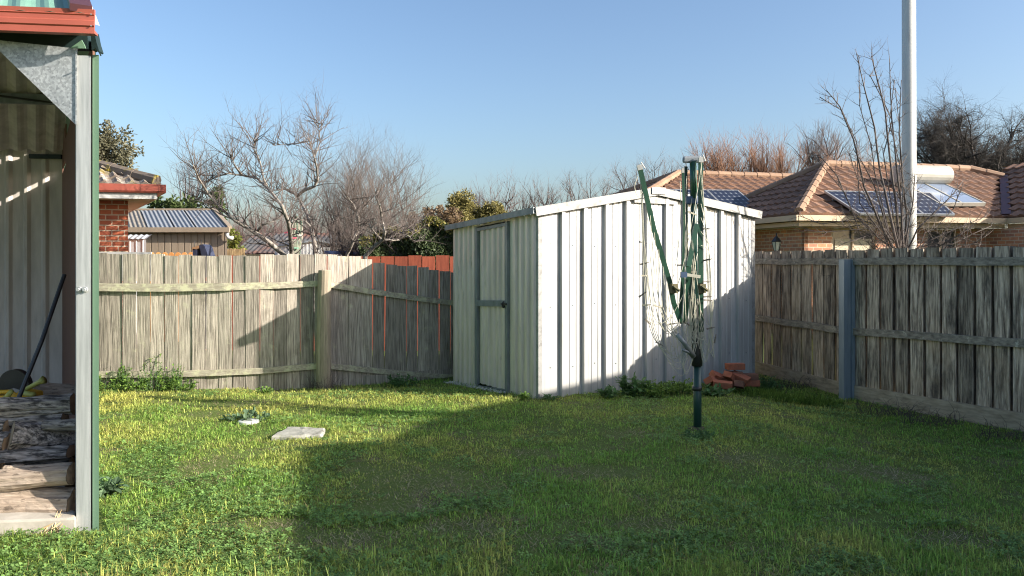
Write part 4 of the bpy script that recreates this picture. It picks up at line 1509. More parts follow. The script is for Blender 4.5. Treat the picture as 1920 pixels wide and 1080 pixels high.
def blades(n, ylo, yhi, hmin, hmax, wid, seed, straw=False, flat=0.5):
    r = np.random.default_rng(seed)
    y = ylo * (yhi / ylo) ** r.random(n)        # density falls with distance
    y = np.where(r.random(n) < .5, y, ylo + (yhi - ylo) * r.random(n))
    x = (r.random(n) * 2 - 1) * (0.64 * y + 1.0)
    cl = fbm(x, y, 3.2, 11) * .65 + fbm(x, y, 8.5, 13) * .35
    cl2 = fbm(x, y, 1.1, 31)
    b = bare(x, y)
    nb = b * .95 + np.clip(fbm(x, y, 2.3, 51) - .56, 0, 1) * 2.0
    if straw:
        p = np.clip(.06 + nb * 1.0, 0, 1)
    else:
        p = np.clip((cl * 2.9 - .85), .08, 1) * np.clip(1.1 - nb * 1.1, .08, 1)
    k = keep(x, y) & (r.random(n) < p)
    x, y, cl, cl2, nb = x[k], y[k], cl[k], cl2[k], nb[k]
    n = len(x)
    z = gz(x, y) - .004
    hh = (hmin + (hmax - hmin) * r.random(n) ** 1.5) * (.45 + 1.1 * cl) * (1 + .75 * np.clip((5.2 - y) / 1.6, 0, 1) * np.clip(cl2 * 2.4 - .6, .2, 1))
    if not straw:
        hh *= np.clip(1.1 - nb * .7, .4, 1)
    an = r.random(n) * 6.283
    lean = (1.25 + .32 * r.random(n)) if straw else (r.random(n) ** .8) * flat
    dx, dy = np.cos(an), np.sin(an)
    side = np.stack([-dy, dx, np.zeros(n)], 1) * (wid * (.6 + .8 * r.random(n)) * (0.75 + y / 14))[:, None]
    base = np.stack([x, y, z], 1)
    up = np.array([0, 0, 1.0])
    dir_ = np.stack([dx, dy, np.zeros(n)], 1)
    mid = base + up * (hh * .62 * np.cos(lean))[:, None] + dir_ * (hh * .5 * np.sin(lean))[:, None]
    tip = base + up * (hh * np.cos(lean * (1.0 if straw else 1.5)).clip(.05) + (.012 * r.random(n) if straw else 0))[:, None] + dir_ * (hh * 1.05 * np.sin(lean * 1.4))[:, None]
    v = np.stack([base - side, base + side, mid - side * .8, mid + side * .8, tip], 1).reshape(-1, 3)
    i = np.arange(n) * 5
    q = np.stack([i, i + 1, i + 3, i + 2], 1)
    t = np.stack([i + 2, i + 3, i + 4], 1)
    if straw:
        c = np.array([.33, .27, .17]) + (np.array([.56, .47, .34]) - np.array([.33, .27, .17])) * r.random(n)[:, None]
        c *= (.35 + .95 * r.random(n))[:, None]
    else:
        f = np.clip(cl2 * 1.8 - .48 + .5 * (r.random(n) - .5) + .10 * np.clip((y - 5) / 4, -1, 1) - .30 * sst(-1.4, 1.2, x), 0, 1)[:, None]
        g1, g2 = np.array([.245, .42, .085]), np.array([.60, .585, .165])
        c = g1 * (1 - f) + g2 * f
        c *= (.42 + 1.15 * r.random(n) ** 1.1)[:, None]
        dry = (r.random(n) < .09 + .22 * np.clip(nb, 0, 1))[:, None]
        c = np.where(dry, np.array([.30, .25, .12]), c)
    c = np.repeat(c[:, None, :], 5, 1)
    c[:, :2] *= .95
    return v, q, t, c.reshape(-1, 3)


def join(parts):
    vs, qs, ts, cs_ = [], [], [], []
    o = 0
    for (v, q, t, c) in parts:
        vs.append(v)
        qs.append(q + o)
        ts.append(t + o)
        cs_.append(c)
        o += len(v)
    return np.concatenate(vs), np.concatenate(qs), np.concatenate(ts), np.concatenate(cs_)


v, q, t, c = join([blades(1100000, 3.3, 12.4, .016, .048, .0020, 1, flat=1.3),
                   blades(60000, 3.3, 11.5, .04, .08, .0024, 2, flat=1.1)])
np_mesh('grass', v, q, t, M['grass'], c, 'stuff')
v, q, t, c = blades(280000, 3.3, 12.0, .025, .07, .0017, 3, straw=True, flat=1.5)
np_mesh('dry_grass', v, q, t, M['grass'], c, 'stuff')


def clover(n, seed):
    r = np.random.default_rng(seed)
    y = 3.3 + 6.5 * r.random(n) ** 1.7
    x = (r.random(n) * 2 - 1) * (0.64 * y + 1.0)
    m = fbm(x, y, 1.4, 71)
    p = np.clip((m - .52) * 5, 0.02, .75) + (.8 * np.exp(-(((x + 1.9) / 1.0) ** 2 + ((y - 4.3) / .8) ** 2)))
    k = keep(x, y) & (r.random(n) < p) & (bare(x, y) < .5)
    x, y = x[k], y[k]
    n = len(x)
    z = gz(x, y) + .012 + .03 * r.random(n)
    s = .006 + .006 * r.random(n)
    a0 = r.random(n) * 6.283
    V_, Q_ = [], []
    tilt = (r.random((n, 2)) - .5) * .9
    for l in range(3):
        a = a0 + l * 2.094
        d = np.stack([np.cos(a), np.sin(a)], 1)
        pd = np.stack([-d[:, 1], d[:, 0]], 1)
        pts = []
        for (f, g) in ((.1, 0), (1.1, -.75), (1.9, 0), (1.1, .75)):
            xy = (d * f + pd * g) * s[:, None]
            zz = z + (xy * tilt).sum(1) + .15 * s * f
            pts.append(np.stack([x + xy[:, 0], y + xy[:, 1], zz], 1))
        V_.append(np.stack(pts, 1))
    v = np.stack(V_, 1).reshape(-1, 3)
    i = np.arange(n * 3) * 4
    q = np.stack([i, i + 1, i + 2, i + 3], 1)
    c = np.array([.20, .33, .10]) * (.45 + 1.1 * r.random(n))[:, None]
    c = np.repeat(c, 12, 0)
    return v, q, np.zeros((0, 3), np.int64), c


v, q, t, c = clover(150000, 4)
np_mesh('clover', v, q, t, M['grass'], c, 'stuff')


# ------------------------------------------------------------------ weeds
def leaf(mb, p, d, up, L, W):
    s = d.cross(up)
    if s.length < 1e-5:
        s = d.orthogonal()
    s.normalize()
    n_ = s.cross(d)
    i = len(mb.v)
    mb.v += [tuple(p), tuple(p + d * L * .35 + s * W * .5 + n_ * L * .06), tuple(p + d * L * .75 + s * W * .4), tuple(p + d * L - n_ * L * .12), tuple(p + d * L * .75 - s * W * .4), tuple(p + d * L * .35 - s * W * .5 + n_ * L * .06)]
    mb.f += [(i, i + 1, i + 2, i + 3), (i, i + 3, i + 4, i + 5)]


def rdir(r, zlo=-.2, zhi=1.0):
    while True:
        v_ = Vector((r.uniform(-1, 1), r.uniform(-1, 1), r.uniform(zlo, zhi)))
        if .1 < v_.length < 1:
            return v_.normalized()


def weed(x, y, rad, hgt, nst, lsz, m, label, cat='weed', group=None, seed=0, stemc='leaf_weed_dark'):
    r = random.Random(seed)
    z = float(gz(x, y))
    root = empty('weed_clump', (x, y, z), label, cat, group)
    st_, lv = MB(), MB()
    for k in range(nst):
        an = r.uniform(0, 6.283)
        rr = rad * r.random() ** .5
        b = Vector((x + rr * .5 * math.cos(an), y + rr * .5 * math.sin(an), z - .01))
        hgt_ = hgt * r.uniform(.45, 1.05) * (1 - .35 * rr / rad)
        e = Vector((x + rr * math.cos(an), y + rr * math.sin(an), z + hgt_))
        m_ = b.lerp(e, .5) + Vector((0, 0, hgt_ * .1))
        st_.tube([b, m_, e], [.003, .0025, .0015], 4, False)
        for q in range(r.randint(5, 10)):
            t = r.uniform(.25, 1)
            p = b.lerp(e, t) + Vector((0, 0, hgt_ * .2 * t * (1 - t)))
            leaf(lv, p, rdir(r), Vector((0, 0, 1)), lsz * r.uniform(.6, 1.25), lsz * r.uniform(.45, .75))
    build('stem', st_, M[stemc], root)
    build('foliage', lv, M[m], root)
    return root


wl = [(205, 725, .32, .26, 'leafy green weed clump at the fence foot, right beside the carport post'), (250, 727, .30, .22, 'low bushy weed clump second from the carport post at the fence foot'),
      (300, 728, .34, .28, 'bushy weed clump in the middle of the row below the lower fence rail'), (345, 730, .26, .20, 'small bushy weed clump at the right end of the row under the rail')]
for k, (px, py, rr, hh, lab) in enumerate(wl):
    g = left_line(px)
    weed(g.x, g.y - .18, rr * .95, hh * .85, 36, .042, 'leaf_weed', lab, seed=40 + k)
for k, (px, rr, hh, lab) in enumerate(((240, .10, .42, 'thin climbing weed growing up the palings near the carport'), (297, .22, .50, 'tall leafy weed climbing the palings above the lower rail'), (338, .10, .42, 'wispy weed climbing the palings, rightmost of the climbers'))):
    g = left_line(px)
    weed(g.x, g.y - .10, rr, hh, 26, .034, 'leaf_weed', lab, seed=50 + k)
for k, (px, py, rr, hh, nn, lab, m) in enumerate(((755, 716, .22, .20, 40, 'dark weed clump at the fence foot close to the shed wall', 'leaf_weed_dark'), (496, 733, .10, .10, 16, 'tiny weed at the fence foot where its shadow begins', 'leaf_weed'))):
    Y = EYE * F / (py - HZ)
    weed((px - 960) / F * Y, Y, rr, hh, nn, .04, m, lab, seed=60 + k)
shedw = [(1187, 742, .20, .30, 30, .075, 'leaf_weed_dark', 'broad-leaved weed, tallest of those against the gable wall'), (1140, 748, .12, .16, 18, .06, 'leaf_weed_dark', 'small broad-leaved weed against the gable wall, left of the tallest'),
         (1230, 740, .26, .18, 46, .045, 'leaf_weed', 'low green weed against the gable wall, right of the tallest'), (1275, 738, .26, .20, 46, .045, 'leaf_weed', 'low feathery weed at the gable wall, just left of the hoist post'),
         (1340, 741, .22, .10, 40, .05, 'leaf_weed_dark', 'flat dark weed in front of the brick heap'), (1030, 750, .10, .08, 14, .04, 'leaf_weed_dark', 'small weed at the front corner of the shed'),
         (985, 752, .09, .10, 14, .04, 'leaf_weed', 'small weed at the shed side wall near the door'), (1440, 715, .22, .22, 40, .04, 'leaf_weed_dark', 'dark weed between the brick heap and the right fence'),
         (1310, 822, .16, .07, 50, .032, 'leaf_weed_dark', 'flat weed mat at the foot of the clothes hoist')]
for k, (px, py, rr, hh, nn, ls, m, lab) in enumerate(shedw):
    Y = EYE * F / (py - HZ)
    weed((px - 960) / F * Y, Y, rr, hh, nn, ls, m, lab, seed=70 + k)
weed(lc_.x - .05, lc_.y + .13, .22, .06, 18, .06, 'leaf_blue', 'pale blue-green thistle-like weed around the white drain cap', seed=90)
p_ = P(190, 905, 5.55)
weed(-2.72, 5.3, .12, .12, 14, .07, 'leaf_blue', 'pale broad-leaved weed beside the green carport flashing', seed=91)
for k, (px, py, rr, hh, lab) in enumerate(((1420, 742, .35, .13, 'tuft of long green grass left of the steel fence post'), (1490, 748, .35, .16, 'thick tuft of long grass in front of the fence left of the steel post'), (1540, 752, .25, .12, 'small tuft of long grass just left of the steel post'))):
    Y = EYE * F / (py - HZ) * 1.04
    X = (px - 960) / F * Y
    tf = MB()
    r = random.Random(95 + k)
    z0_ = float(gz(X, Y))
    for q in range(300):
        an, rr_ = r.uniform(0, 6.28), rr * r.random() ** .5
        b = Vector((X + rr_ * math.cos(an), Y + rr_ * .6 * math.sin(an), z0_))
        d = rdir(r, .3, 1)
        leaf(tf, b, (d + Vector((0, 0, 1))).normalized(), Vector((0, 1, 0)), hh * r.uniform(.4, 1.0), .006)
    tag(build('grass_tuft', tf, M['leaf_weed'], origin=(X, Y, z0_)), lab, 'grass tuft')
# dead stalks along the right fence
for k, (px, py, lab) in enumerate(((1480, 722, 'dry brown stalks tangled at the fence foot beyond the brick heap'), (1660, 772, 'dry brown stalks at the fence foot just right of the steel post'), (1745, 787, 'dry brown stalks at the fence foot, midway to the right edge'), (1885, 815, 'dry grassy stalks at the fence foot near the right edge'), (610, 722, 'dry grey stalks tangled around the wooden fence post'))):
    Y = EYE * F / (py - HZ) * (1.06 if px > 900 else 1.01)
    X = (px - 960) / F * Y
    tf = MB()
    r = random.Random(120 + k)
    z0_ = float(gz(X, Y)) - .01
    for q in range(90):
        b = Vector((X + r.uniform(-.3, .3) * (1 if px > 900 else .8), Y + r.uniform(-.12, .06), z0_))
        d = (rdir(r, .0, 1) + Vector((0, 0, .5))).normalized() * r.uniform(.08, .28)
        tf.tube([b, b + d * .5 + Vector((r.uniform(-.03, .03), 0, .02)), b + d + Vector((0, 0, -.03))], [.0025, .002, .001], 3, False)
    tag(build('dry_stalks', tf, M['twig_grey'], origin=(X, Y, z0_)), lab, 'dry stalks')


# ------------------------------------------------------------------ trees
class Tree:
    def __init__(self, name, label, base, cat='tree', group=None, seed=0):
        self.root = empty(name, base, label, cat, group)
        self.tr, self.tw = MB(), MB()
        self.r = random.Random(seed)

    def limb(self, pts, r0, r1, sides=7):
        # smooth the polyline a little
        out = [pts[0]]
        for i in range(len(pts) - 1):
            out.append(pts[i].lerp(pts[i + 1], .5) + Vector((self.r.uniform(-1, 1), self.r.uniform(-1, 1), self.r.uniform(-1, 1))) * .012 * (pts[i + 1] - pts[i]).length)
            out.append(pts[i + 1])
        n = len(out)
        rad = [r0 + (r1 - r0) * k / (n - 1) for k in range(n)]
        self.tr.tube(out, rad, sides)
        return out, rad

    def twig(self, p, d, L, r, depth, kids=4, up=.25, wob=.22, nseg=4, spread=.75, mb=None):
        rr = self.r
        pts, rad = [p], [r]
        q = p
        d = d.normalized()
        for k in range(nseg):
            d = (d + Vector((rr.uniform(-1, 1), rr.uniform(-1, 1), rr.uniform(-1, 1))) * wob + Vector((0, 0, up * .3))).normalized()
            q = q + d * (L / nseg)
            pts.append(q)
            rad.append(r * (1 - .8 * (k + 1) / nseg))
        (mb or self.tw).tube(pts, rad, 3 if r < .02 else 5, False)
        if depth == 0 and getattr(self, 'leafy', 0):
            for k in range(1, nseg + 1):
                if rr.random() < self.leafy:
                    leaf(self.tw, pts[k], rdir(rr, -1, 1), rdir(rr, 0, 1), rr.uniform(.06, .13), rr.uniform(.04, .08))
        if depth > 0:
            for k in range(kids):
                t = rr.uniform(.25, 1.0) * nseg
                i = min(nseg - 1, int(t))
                b = pts[i].lerp(pts[i + 1], t - i)
                dd = (pts[i + 1] - pts[i]).normalized()
                side = rdir(rr, -1, 1)
                nd_ = (dd * (1 - spread * .5) + side * spread + Vector((0, 0, up))).normalized()
                self.twig(b, nd_, L * rr.uniform(.45, .75), max(rad[i] * .6, r * .3), depth - 1, kids, up, wob, max(3, nseg - 1), spread)

    def done(self, mt, mw):
        if self.tr.v:
            build('trunk', self.tr, M[mt], self.root, smooth=True)
        if self.tw.v:
            build('crown', self.tw, M[mw], self.root)


def jig(pts, Y, r, dz=.5):
    "photo polyline with depths wandering around Y"
    out, y = [], Y
    for (px, py) in pts:
        out.append(P(px, py, y))
        y += r.uniform(-dz, dz)
    return out


def base_of(px, Y, z=0):
    return Vector(((px - 960) / F * Y, Y, z))


def fruit(label, basepx, Y, limbs, seed, kids=3, tw=.5, dens=1.0, depth=2):
    b = base_of(basepx, Y, -.1)
    t = Tree('bare_fruit_tree', label, b, 'tree', None, seed)
    for (pts, r0, r1, sub) in limbs:
        pts = [(x, 480 - (480 - y) * .90) for (x, y) in pts]
        pp = jig(pts, Y, t.r)
        if sub == 0:
            pp = [b + Vector((t.r.uniform(-.1, .1), 0, 0)), b.lerp(pp[0], .5)] + pp
        out, rad = t.limb(pp, r0 * .68, r1 * .6)
        L = len(out)
        for k in range(2 if sub else 5, L):
            for q in range(int(1 + dens * 5.0 * k / L + t.r.random())):
                d = (out[k] - out[k - 1]).normalized()
                dd = (d * .5 + rdir(t.r, -.3, 1) * .9 + Vector((0, 0, .25))).normalized()
                p = out[k - 1].lerp(out[k], t.r.random())
                t.twig(p, dd, tw * t.r.uniform(.5, 1.25), max(.0085, rad[k] * .42), depth, kids, up=.28)
        t.twig(out[-1], out[-1] - out[-2], tw * .55, rad[-1], depth, kids, up=.2)
    t.done('bark_pale', 'twig_pale')


fruit('bare pale-limbed fruit tree leaning left behind the grey fence, nearest the garage', 541, 12.6, [
    ([(535, 480), (505, 452), (470, 425), (440, 405), (412, 378), (390, 350), (372, 318), (362, 290)], .075, .014, 0),
    ([(480, 432), (492, 415), (512, 408), (528, 396)], .035, .010, 1),
    ([(440, 405), (412, 392), (385, 372), (360, 352)], .025, .008, 1),
    ([(547, 480), (545, 445), (541, 410), (530, 378), (516, 358), (503, 340), (482, 318), (455, 312), (425, 308), (400, 318), (384, 330)], .06, .010, 0),
    ([(503, 340), (494, 318), (488, 285), (478, 258), (474, 235)], .028, .007, 1),
    ([(455, 312), (440, 290), (432, 265)], .02, .006, 1)], 3, dens=1.0)
fruit('bare pale-trunked fruit tree with the tallest crooked limbs behind the grey fence', 588, 12.9, [
    ([(592, 480), (590, 455), (583, 420), (575, 390), (563, 365), (552, 350), (535, 341), (515, 343)], .072, .016, 0),
    ([(556, 356), (572, 342), (590, 335), (596, 322), (594, 296), (588, 268), (580, 240)], .045, .010, 1),
    ([(590, 272), (600, 245), (598, 215), (594, 195)], .02, .005, 1),
    ([(583, 420), (570, 405), (552, 404)], .03, .012, 1),
    ([(580, 240), (560, 245), (535, 248), (512, 250)], .018, .005, 1)], 5, dens=1.0)
fruit('slender bare pale sapling between the white shed and the dark hedge', 645, 13.2, [
    ([(650, 478), (662, 450), (672, 425), (672, 400), (664, 375), (650, 355)], .055, .014, 0),
    ([(672, 400), (680, 380), (695, 362)], .025, .008, 1)], 8, tw=.6)
fruit('crooked bare pale tree beside the red fence, in front of the hedge', 672, 12.2, [
    ([(685, 480), (700, 462), (718, 446), (722, 430), (716, 405), (712, 375), (702, 350)], .065, .014, 0),
    ([(718, 447), (735, 447), (748, 446), (748, 434), (760, 428), (775, 428)], .035, .010, 1),
    ([(716, 446), (705, 435), (695, 420), (690, 405)], .028, .008, 1),
    ([(752, 430), (768, 440), (778, 452)], .014, .005, 1)], 9, dens=.55, tw=.4, depth=2)


def bare_tree(name, label, px, Y, top, spread_px, mt, mw, seed, stems=5, depth=4, kids=4, group=None, trunk=.35, up=.35, rad=None, cat='tree', tr_=.012, leafy=0.0):
    b = base_of(px, Y, -.1)
    H = zat(top, Y) + .1
    wid = spread_px / F * Y / 2
    t = Tree(name, label, b, cat, group, seed)
    t.leafy = leafy
    r0 = rad or H * .022
    rnd_crown = name == 'dark_tree'
    th = H * trunk
    tp = b + Vector((t.r.uniform(-.1, .1), 0, th))
    if trunk > .08:
        t.limb([b, b.lerp(tp, .5), tp], r0, r0 * .8)
    for k in range(stems):
        an = 6.283 * k / stems + t.r.uniform(-.4, .4)
        rr = wid * t.r.uniform(.25, .62)
        e = tp + Vector((math.cos(an) * rr, math.sin(an) * rr, (H - th) * t.r.uniform(.42, .72)))
        if rnd_crown:
            cc_ = Vector((b.x, b.y, th + (H - th) * .45))
            e = cc_ + Vector((lambda q: Vector((q.x * wid * .62, q.y * wid * .62, q.z * (H - th) * .36)))(rdir(t.r, -.75, 1)))
        m_ = tp.lerp(e, .5) + Vector((math.cos(an) * rr * .12, math.sin(an) * rr * .12, 0))
        out, rd = t.limb([tp + Vector((0, 0, -.1)), m_, e], r0 * .55, r0 * .22, 5)
        for i in range(1, len(out)):
            for q in range(2):
                d = ((out[i] - out[i - 1]).normalized() * .6 + rdir(t.r, -.2, 1) * .8).normalized()
                t.twig(out[i], d, (H - th) * t.r.uniform(.20, .36), max(tr_ * 1.6, rd[i] * .55), depth - 2, kids, up)
        t.twig(e, (e - m_), (H - th) * .34, rd[-1], depth - 2, kids + 1, up)
    t.done(mt, mw)
    return t


bare_tree('bare_tree', 'dense grey leafless shrub-tree behind the fruit trees, left of the hedge', 705, 17, 312, 225, 'twig_grey', 'twig_grey', 11, stems=13, depth=5, kids=4, trunk=.12, up=.28, rad=.07, tr_=.012)
bare_tree('bare_tree', 'second leafless shrub-tree overlapping the fruit trees, purple-grey twigs', 645, 19, 320, 150, 'twig_grey', 'twig_grey', 12, stems=9, depth=5, kids=4, trunk=.15, up=.4, rad=.06, tr_=.012)
far = [(880, 46, 358, 90, 'thin leafless tree on the skyline above the olive bushes', 'twig_far'), (935, 44, 350, 100, 'leafless tree on the skyline right of the olive bushes', 'twig_far'), (1005, 50, 347, 100, 'rounded leafless tree on the skyline above the left of the shed roof', 'twig_far'),
       (1098, 50, 335, 120, 'wide rounded leafless tree above the middle of the shed roof', 'twig_far'), (1198, 52, 305, 95, 'tall airy leafless tree left of the tiled roof', 'twig_far'), (1258, 52, 318, 60, 'small airy tree showing just left of the hoist cap', 'twig_far')]
for k, (px, Y, top, spx, lab, m) in enumerate(far):
    bare_tree('bare_tree', lab, px, Y, top, spx * 1.15, m, m, 200 + k, stems=7, depth=4, kids=4, trunk=.35, group='leafless trees on the skyline', tr_=.024)
far2 = [(1345, 36, 285, 70, 'brownish leafless tree just right of the hoist, above the tiled roof', 'twig_orange'), (1400, 37, 283, 80, 'orange-twigged leafless tree above the lower tiled roof', 'twig_orange'), (1460, 36, 283, 90, 'orange-twigged leafless tree above the dark side of the tiled roof', 'twig_orange'),
        (1535, 40, 250, 80, 'tall pointed birch-like leafless tree above the roof apex', 'twig_far'), (1590, 38, 296, 90, 'low orange leafless tree behind the tiled ridge', 'twig_orange')]
for k, (px, Y, top, spx, lab, m) in enumerate(far2):
    bare_tree('bare_tree', lab, px, Y, top, spx * 1.2, m, m, 230 + k, stems=(12, 9, 13, 8, 10)[k], depth=4, kids=5, trunk=.3 if k != 3 else .45, group='leafless trees behind the tiled house', up=.45, tr_=.024)
dt = bare_tree('dark_tree', 'big dark spreading leafless tree at the right behind the tiled house', 1835, 33, 212, 255, 'bark_dark', 'twig_dark', 250, stems=34, depth=5, kids=6, trunk=.40, up=.03, rad=.17, tr_=.034)
bare_tree('bare_tree', 'thin leafless tree rising behind the garage roof', 355, 36, 318, 70, 'twig_far', 'twig_far', 251, stems=5, depth=4, kids=3, trunk=.4, up=.6, tr_=.010)


def bush(name, label, px, Y, top, wpx, leafs, m, seed, bot=500, lsz=.12, mw='twig_grey', cat='bush', clumps=None, depth_r=None, shape=1.0, tips=None, group=None):
    r = random.Random(seed)
    b = base_of(px, Y, -.1)
    root = empty(name, b, label, cat, group)
    ztop, zbot = zat(top, Y), max(.1, zat(bot, Y))
    rw = wpx / F * Y / 2
    rz_ = (ztop - zbot) / 2
    cz = (ztop + zbot) / 2
    rd_ = depth_r or rw
    st_, lv, tp_ = MB(), MB(), MB()
    cl = clumps or 40
    for k in range(cl):
        d = rdir(r, -1, 1)
        s = r.random() ** .45
        c = Vector((b.x + d.x * rw * s * 1.1, b.y + d.y * rd_ * s * 1.1, cz + d.z * rz_ * s * 1.1))
        if k < 14:
            st_.tube([Vector((b.x + r.uniform(-.1, .1), b.y, -.1)), Vector(((b.x + c.x) / 2, (b.y + c.y) / 2, c.z * .55)), c], [.03 * rz_, .02 * rz_, .008 * rz_], 5, False)
        cr_ = r.uniform(.14, .34) * min(rw, rz_) * 1.25
        for q in range(int(leafs / cl)):
            o = rdir(r, -1, 1) * (r.random() ** .5) * cr_
            dd = (rdir(r, -.6, 1) + o.normalized() * .5).normalized()
            top_ = (c.z + o.z > ztop - .22 * (ztop - zbot)) if tips else False
            leaf(tp_ if (top_ and r.random() < .7) else lv, c + o * Vector((1, 1, shape)).length / 1.7, dd, rdir(r, 0, 1), lsz * r.uniform(.6, 1.3), lsz * r.uniform(.3, .55))
    build('stem', st_, M[mw], root)
    build('foliage', lv, M[m], root)
    if tp_.v:
        build('sunlit_foliage', tp_, M[tips], root)
    return root


bush('eucalyptus_tree', 'grey-green leafy eucalyptus beside the carport, behind the red-brick house', 195, 30, 238, 96, 4200, 'leaf_euc', 300, bot=330, lsz=.15, mw='bark_dark', cat='tree', clumps=60)
for k, (px, top, wp, lab) in enumerate(((300, 378, 50, 'low green bush showing left behind the garage roof'), (345, 362, 70, 'mid-green bush with upright shoots behind the garage roof'), (395, 362, 60, 'green bush at the right end of the garage roof'))):
    bush('green_bush', lab, px, 31, top, wp, 1600, 'leaf_green', 310 + k, lsz=.22, clumps=30)
bush('conifer_shrub', 'light green conifer shrub against the garage corner', 437, 24.5, 428, 30, 1400, 'leaf_lime', 320, lsz=.09, clumps=30)
for k, (px, top, wp) in enumerate(((470, 392, 120), (545, 405, 110), (610, 410, 110))):
    t = bare_tree('twiggy_bush', ('purple-brown twiggy bush above the rusty roof, leftmost of three', 'purple-brown twiggy bush above the rusty roof, middle of three', 'purple-brown twiggy bush above the white shed, rightmost of three')[k], px, 34, top, wp * 1.4, 'twig_red', 'twig_red', 330 + k, stems=14, depth=4, kids=5, trunk=.05, up=.5, rad=.06, cat='bush', group='purple twiggy bushes', tr_=.014)
bush('olive_bush', 'light olive rounded bush above the left end of the shed roof, taller one', 868, 30, 362, 58, 8000, 'leaf_olive', 340, bot=440, lsz=.10, clumps=90)
bush('olive_bush', 'light olive smaller bush right of the taller olive one', 926, 30, 380, 46, 5200, 'leaf_olive', 341, bot=440, lsz=.10, clumps=70)
bush('brown_bush', 'brownish dense bush between the dark hedge and the olive bush', 818, 27, 392, 100, 3600, 'leaf_brown', 342, bot=450, lsz=.13, clumps=55)
bush('brown_bush', 'reddish brown low bush behind the shed roof', 965, 34, 398, 110, 2400, 'leaf_brown', 343, bot=450, lsz=.18, clumps=45)

# dark clipped hedge
hg = empty('hedge', (P(770, 490, 16).x, 16.2, 0), 'tall dark green clipped hedge with yellow-lit top behind the red fence', 'hedge')
x0, x1 = P(676, 0, 16).x, P(905, 0, 16).x
ht = zat(424, 16)
core, lv, tp_ = MB(), MB(), MB()
core.box(((x0 + x1) / 2, 16.7, ht / 2 - .1), (x1 - x0 - .3, 1.0, ht - .2))
build('stem', core, M['bark_dark'], hg)
r = random.Random(77)
for k in range(28000):
    f = r.random()
    x = r.uniform(x0, x1)
    dz = .10 * math.sin(x * 3.1) + .08 * math.sin(x * 7.3 + 1) - .3 * max(0, (x0 + .5 - x)) 
    if f < .68:
        z = .3 + (ht - .3 + dz) * r.random() ** .8
        p = Vector((x, 16.05 + .18 * r.random() + .12 * math.sin(x * 5 + z * 4), z))
        nrm = Vector((0, -1, .3))
    else:
        p = Vector((x, 16.05 + r.random() * 1.3, ht + dz - .12 * r.random()))
        nrm = Vector((0, -.2, 1))
    d = (rdir(r, -1, 1) + nrm * .4).normalized()
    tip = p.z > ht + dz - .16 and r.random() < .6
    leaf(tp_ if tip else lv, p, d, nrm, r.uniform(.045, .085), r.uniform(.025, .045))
build('foliage', lv, M['leaf_hedge'], hg)
build('sunlit_foliage', tp_, M['leaf_hedge_lit'], hg)  # topmost leaves coloured yellow to look sunlit

# shrub beside the white pole, over the right fence
sh = Tree('bare_shrub', 'tall many-stemmed leafless shrub with thorny twigs around the white pole', base_of(1690, 10.6, -.1), 'shrub', None, 31)
sh_b = base_of(1690, 10.6, -.1)
shl = [([(1685, 470), (1668, 400), (1650, 320), (1640, 240), (1622, 170), (1606, 100)], .022), ([(1690, 470), (1680, 380), (1668, 290), (1660, 210), (1640, 130), (1634, 105)], .022),
       ([(1694, 470), (1690, 380), (1680, 300), (1672, 220), (1668, 110)], .02), ([(1680, 475), (1650, 420), (1620, 350), (1600, 260), (1575, 200), (1550, 170)], .02),
       ([(1682, 475), (1640, 440), (1600, 400), (1570, 330), (1535, 290)], .014), ([(1697, 470), (1700, 400), (1692, 330), (1686, 250), (1690, 150)], .018),
       ([(1700, 472), (1720, 430), (1750, 400), (1790, 360), (1805, 340)], .014), ([(1705, 475), (1745, 450), (1790, 430), (1850, 405)], .012),
       ([(1672, 476), (1630, 468), (1590, 480), (1572, 500), (1565, 516)], .012), ([(1710, 475), (1760, 462), (1800, 440), (1820, 425)], .012), ([(1676, 470), (1655, 400), (1640, 350), (1620, 310), (1600, 280)], .016),
       ([(1688, 470), (1660, 430), (1610, 410), (1540, 420), (1500, 405)], .010), ([(1696, 470), (1712, 380), (1716, 320)], .012), ([(1712, 476), (1770, 470), (1830, 455), (1850, 440)], .010), ([(1690, 472), (1645, 445), (1625, 420), (1590, 425)], .01)]
for (pts, r0) in shl + [([(px + sh.r.uniform(-14, 14), py + sh.r.uniform(-2, 40)) for (px, py) in pts_], r_ * .42) for (pts_, r_) in shl]:
    pp = [sh_b + Vector((sh.r.uniform(-.15, .15), sh.r.uniform(-.1, .1), 0))] + jig(pts, 10.5 + sh.r.uniform(-.25, .25), sh.r, .12)
    out, rd = sh.limb(pp, r0, .005, 5)
    for i in range(3, len(out)):
        for q in range(4 if i < 8 else 3):
            d = ((out[i] - out[i - 1]).normalized() * .7 + rdir(sh.r, -.5, .9) * .8).normalized()
            sh.twig(out[i - 1].lerp(out[i], sh.r.random()), d, sh.r.uniform(.08, .30), .0045, 1, 3, .2, .16, 4, .8)
sh.done('twig_grey', 'twig_grey')

# white pole
mb = MB()
pl = P(1706, 480, 11.3)
mb.tube([Vector((pl.x, pl.y, -.2)), Vector((pl.x - .01, pl.y, 2.5)), Vector((pl.x - .02, pl.y, 8.0))], [.098, .094, .088], 20)
tag(build('utility_pole', mb, M['pole'], origin=(pl.x, pl.y, 0), smooth=True), 'tall white pole rising out of the bare shrub beyond the right fence', 'pole')

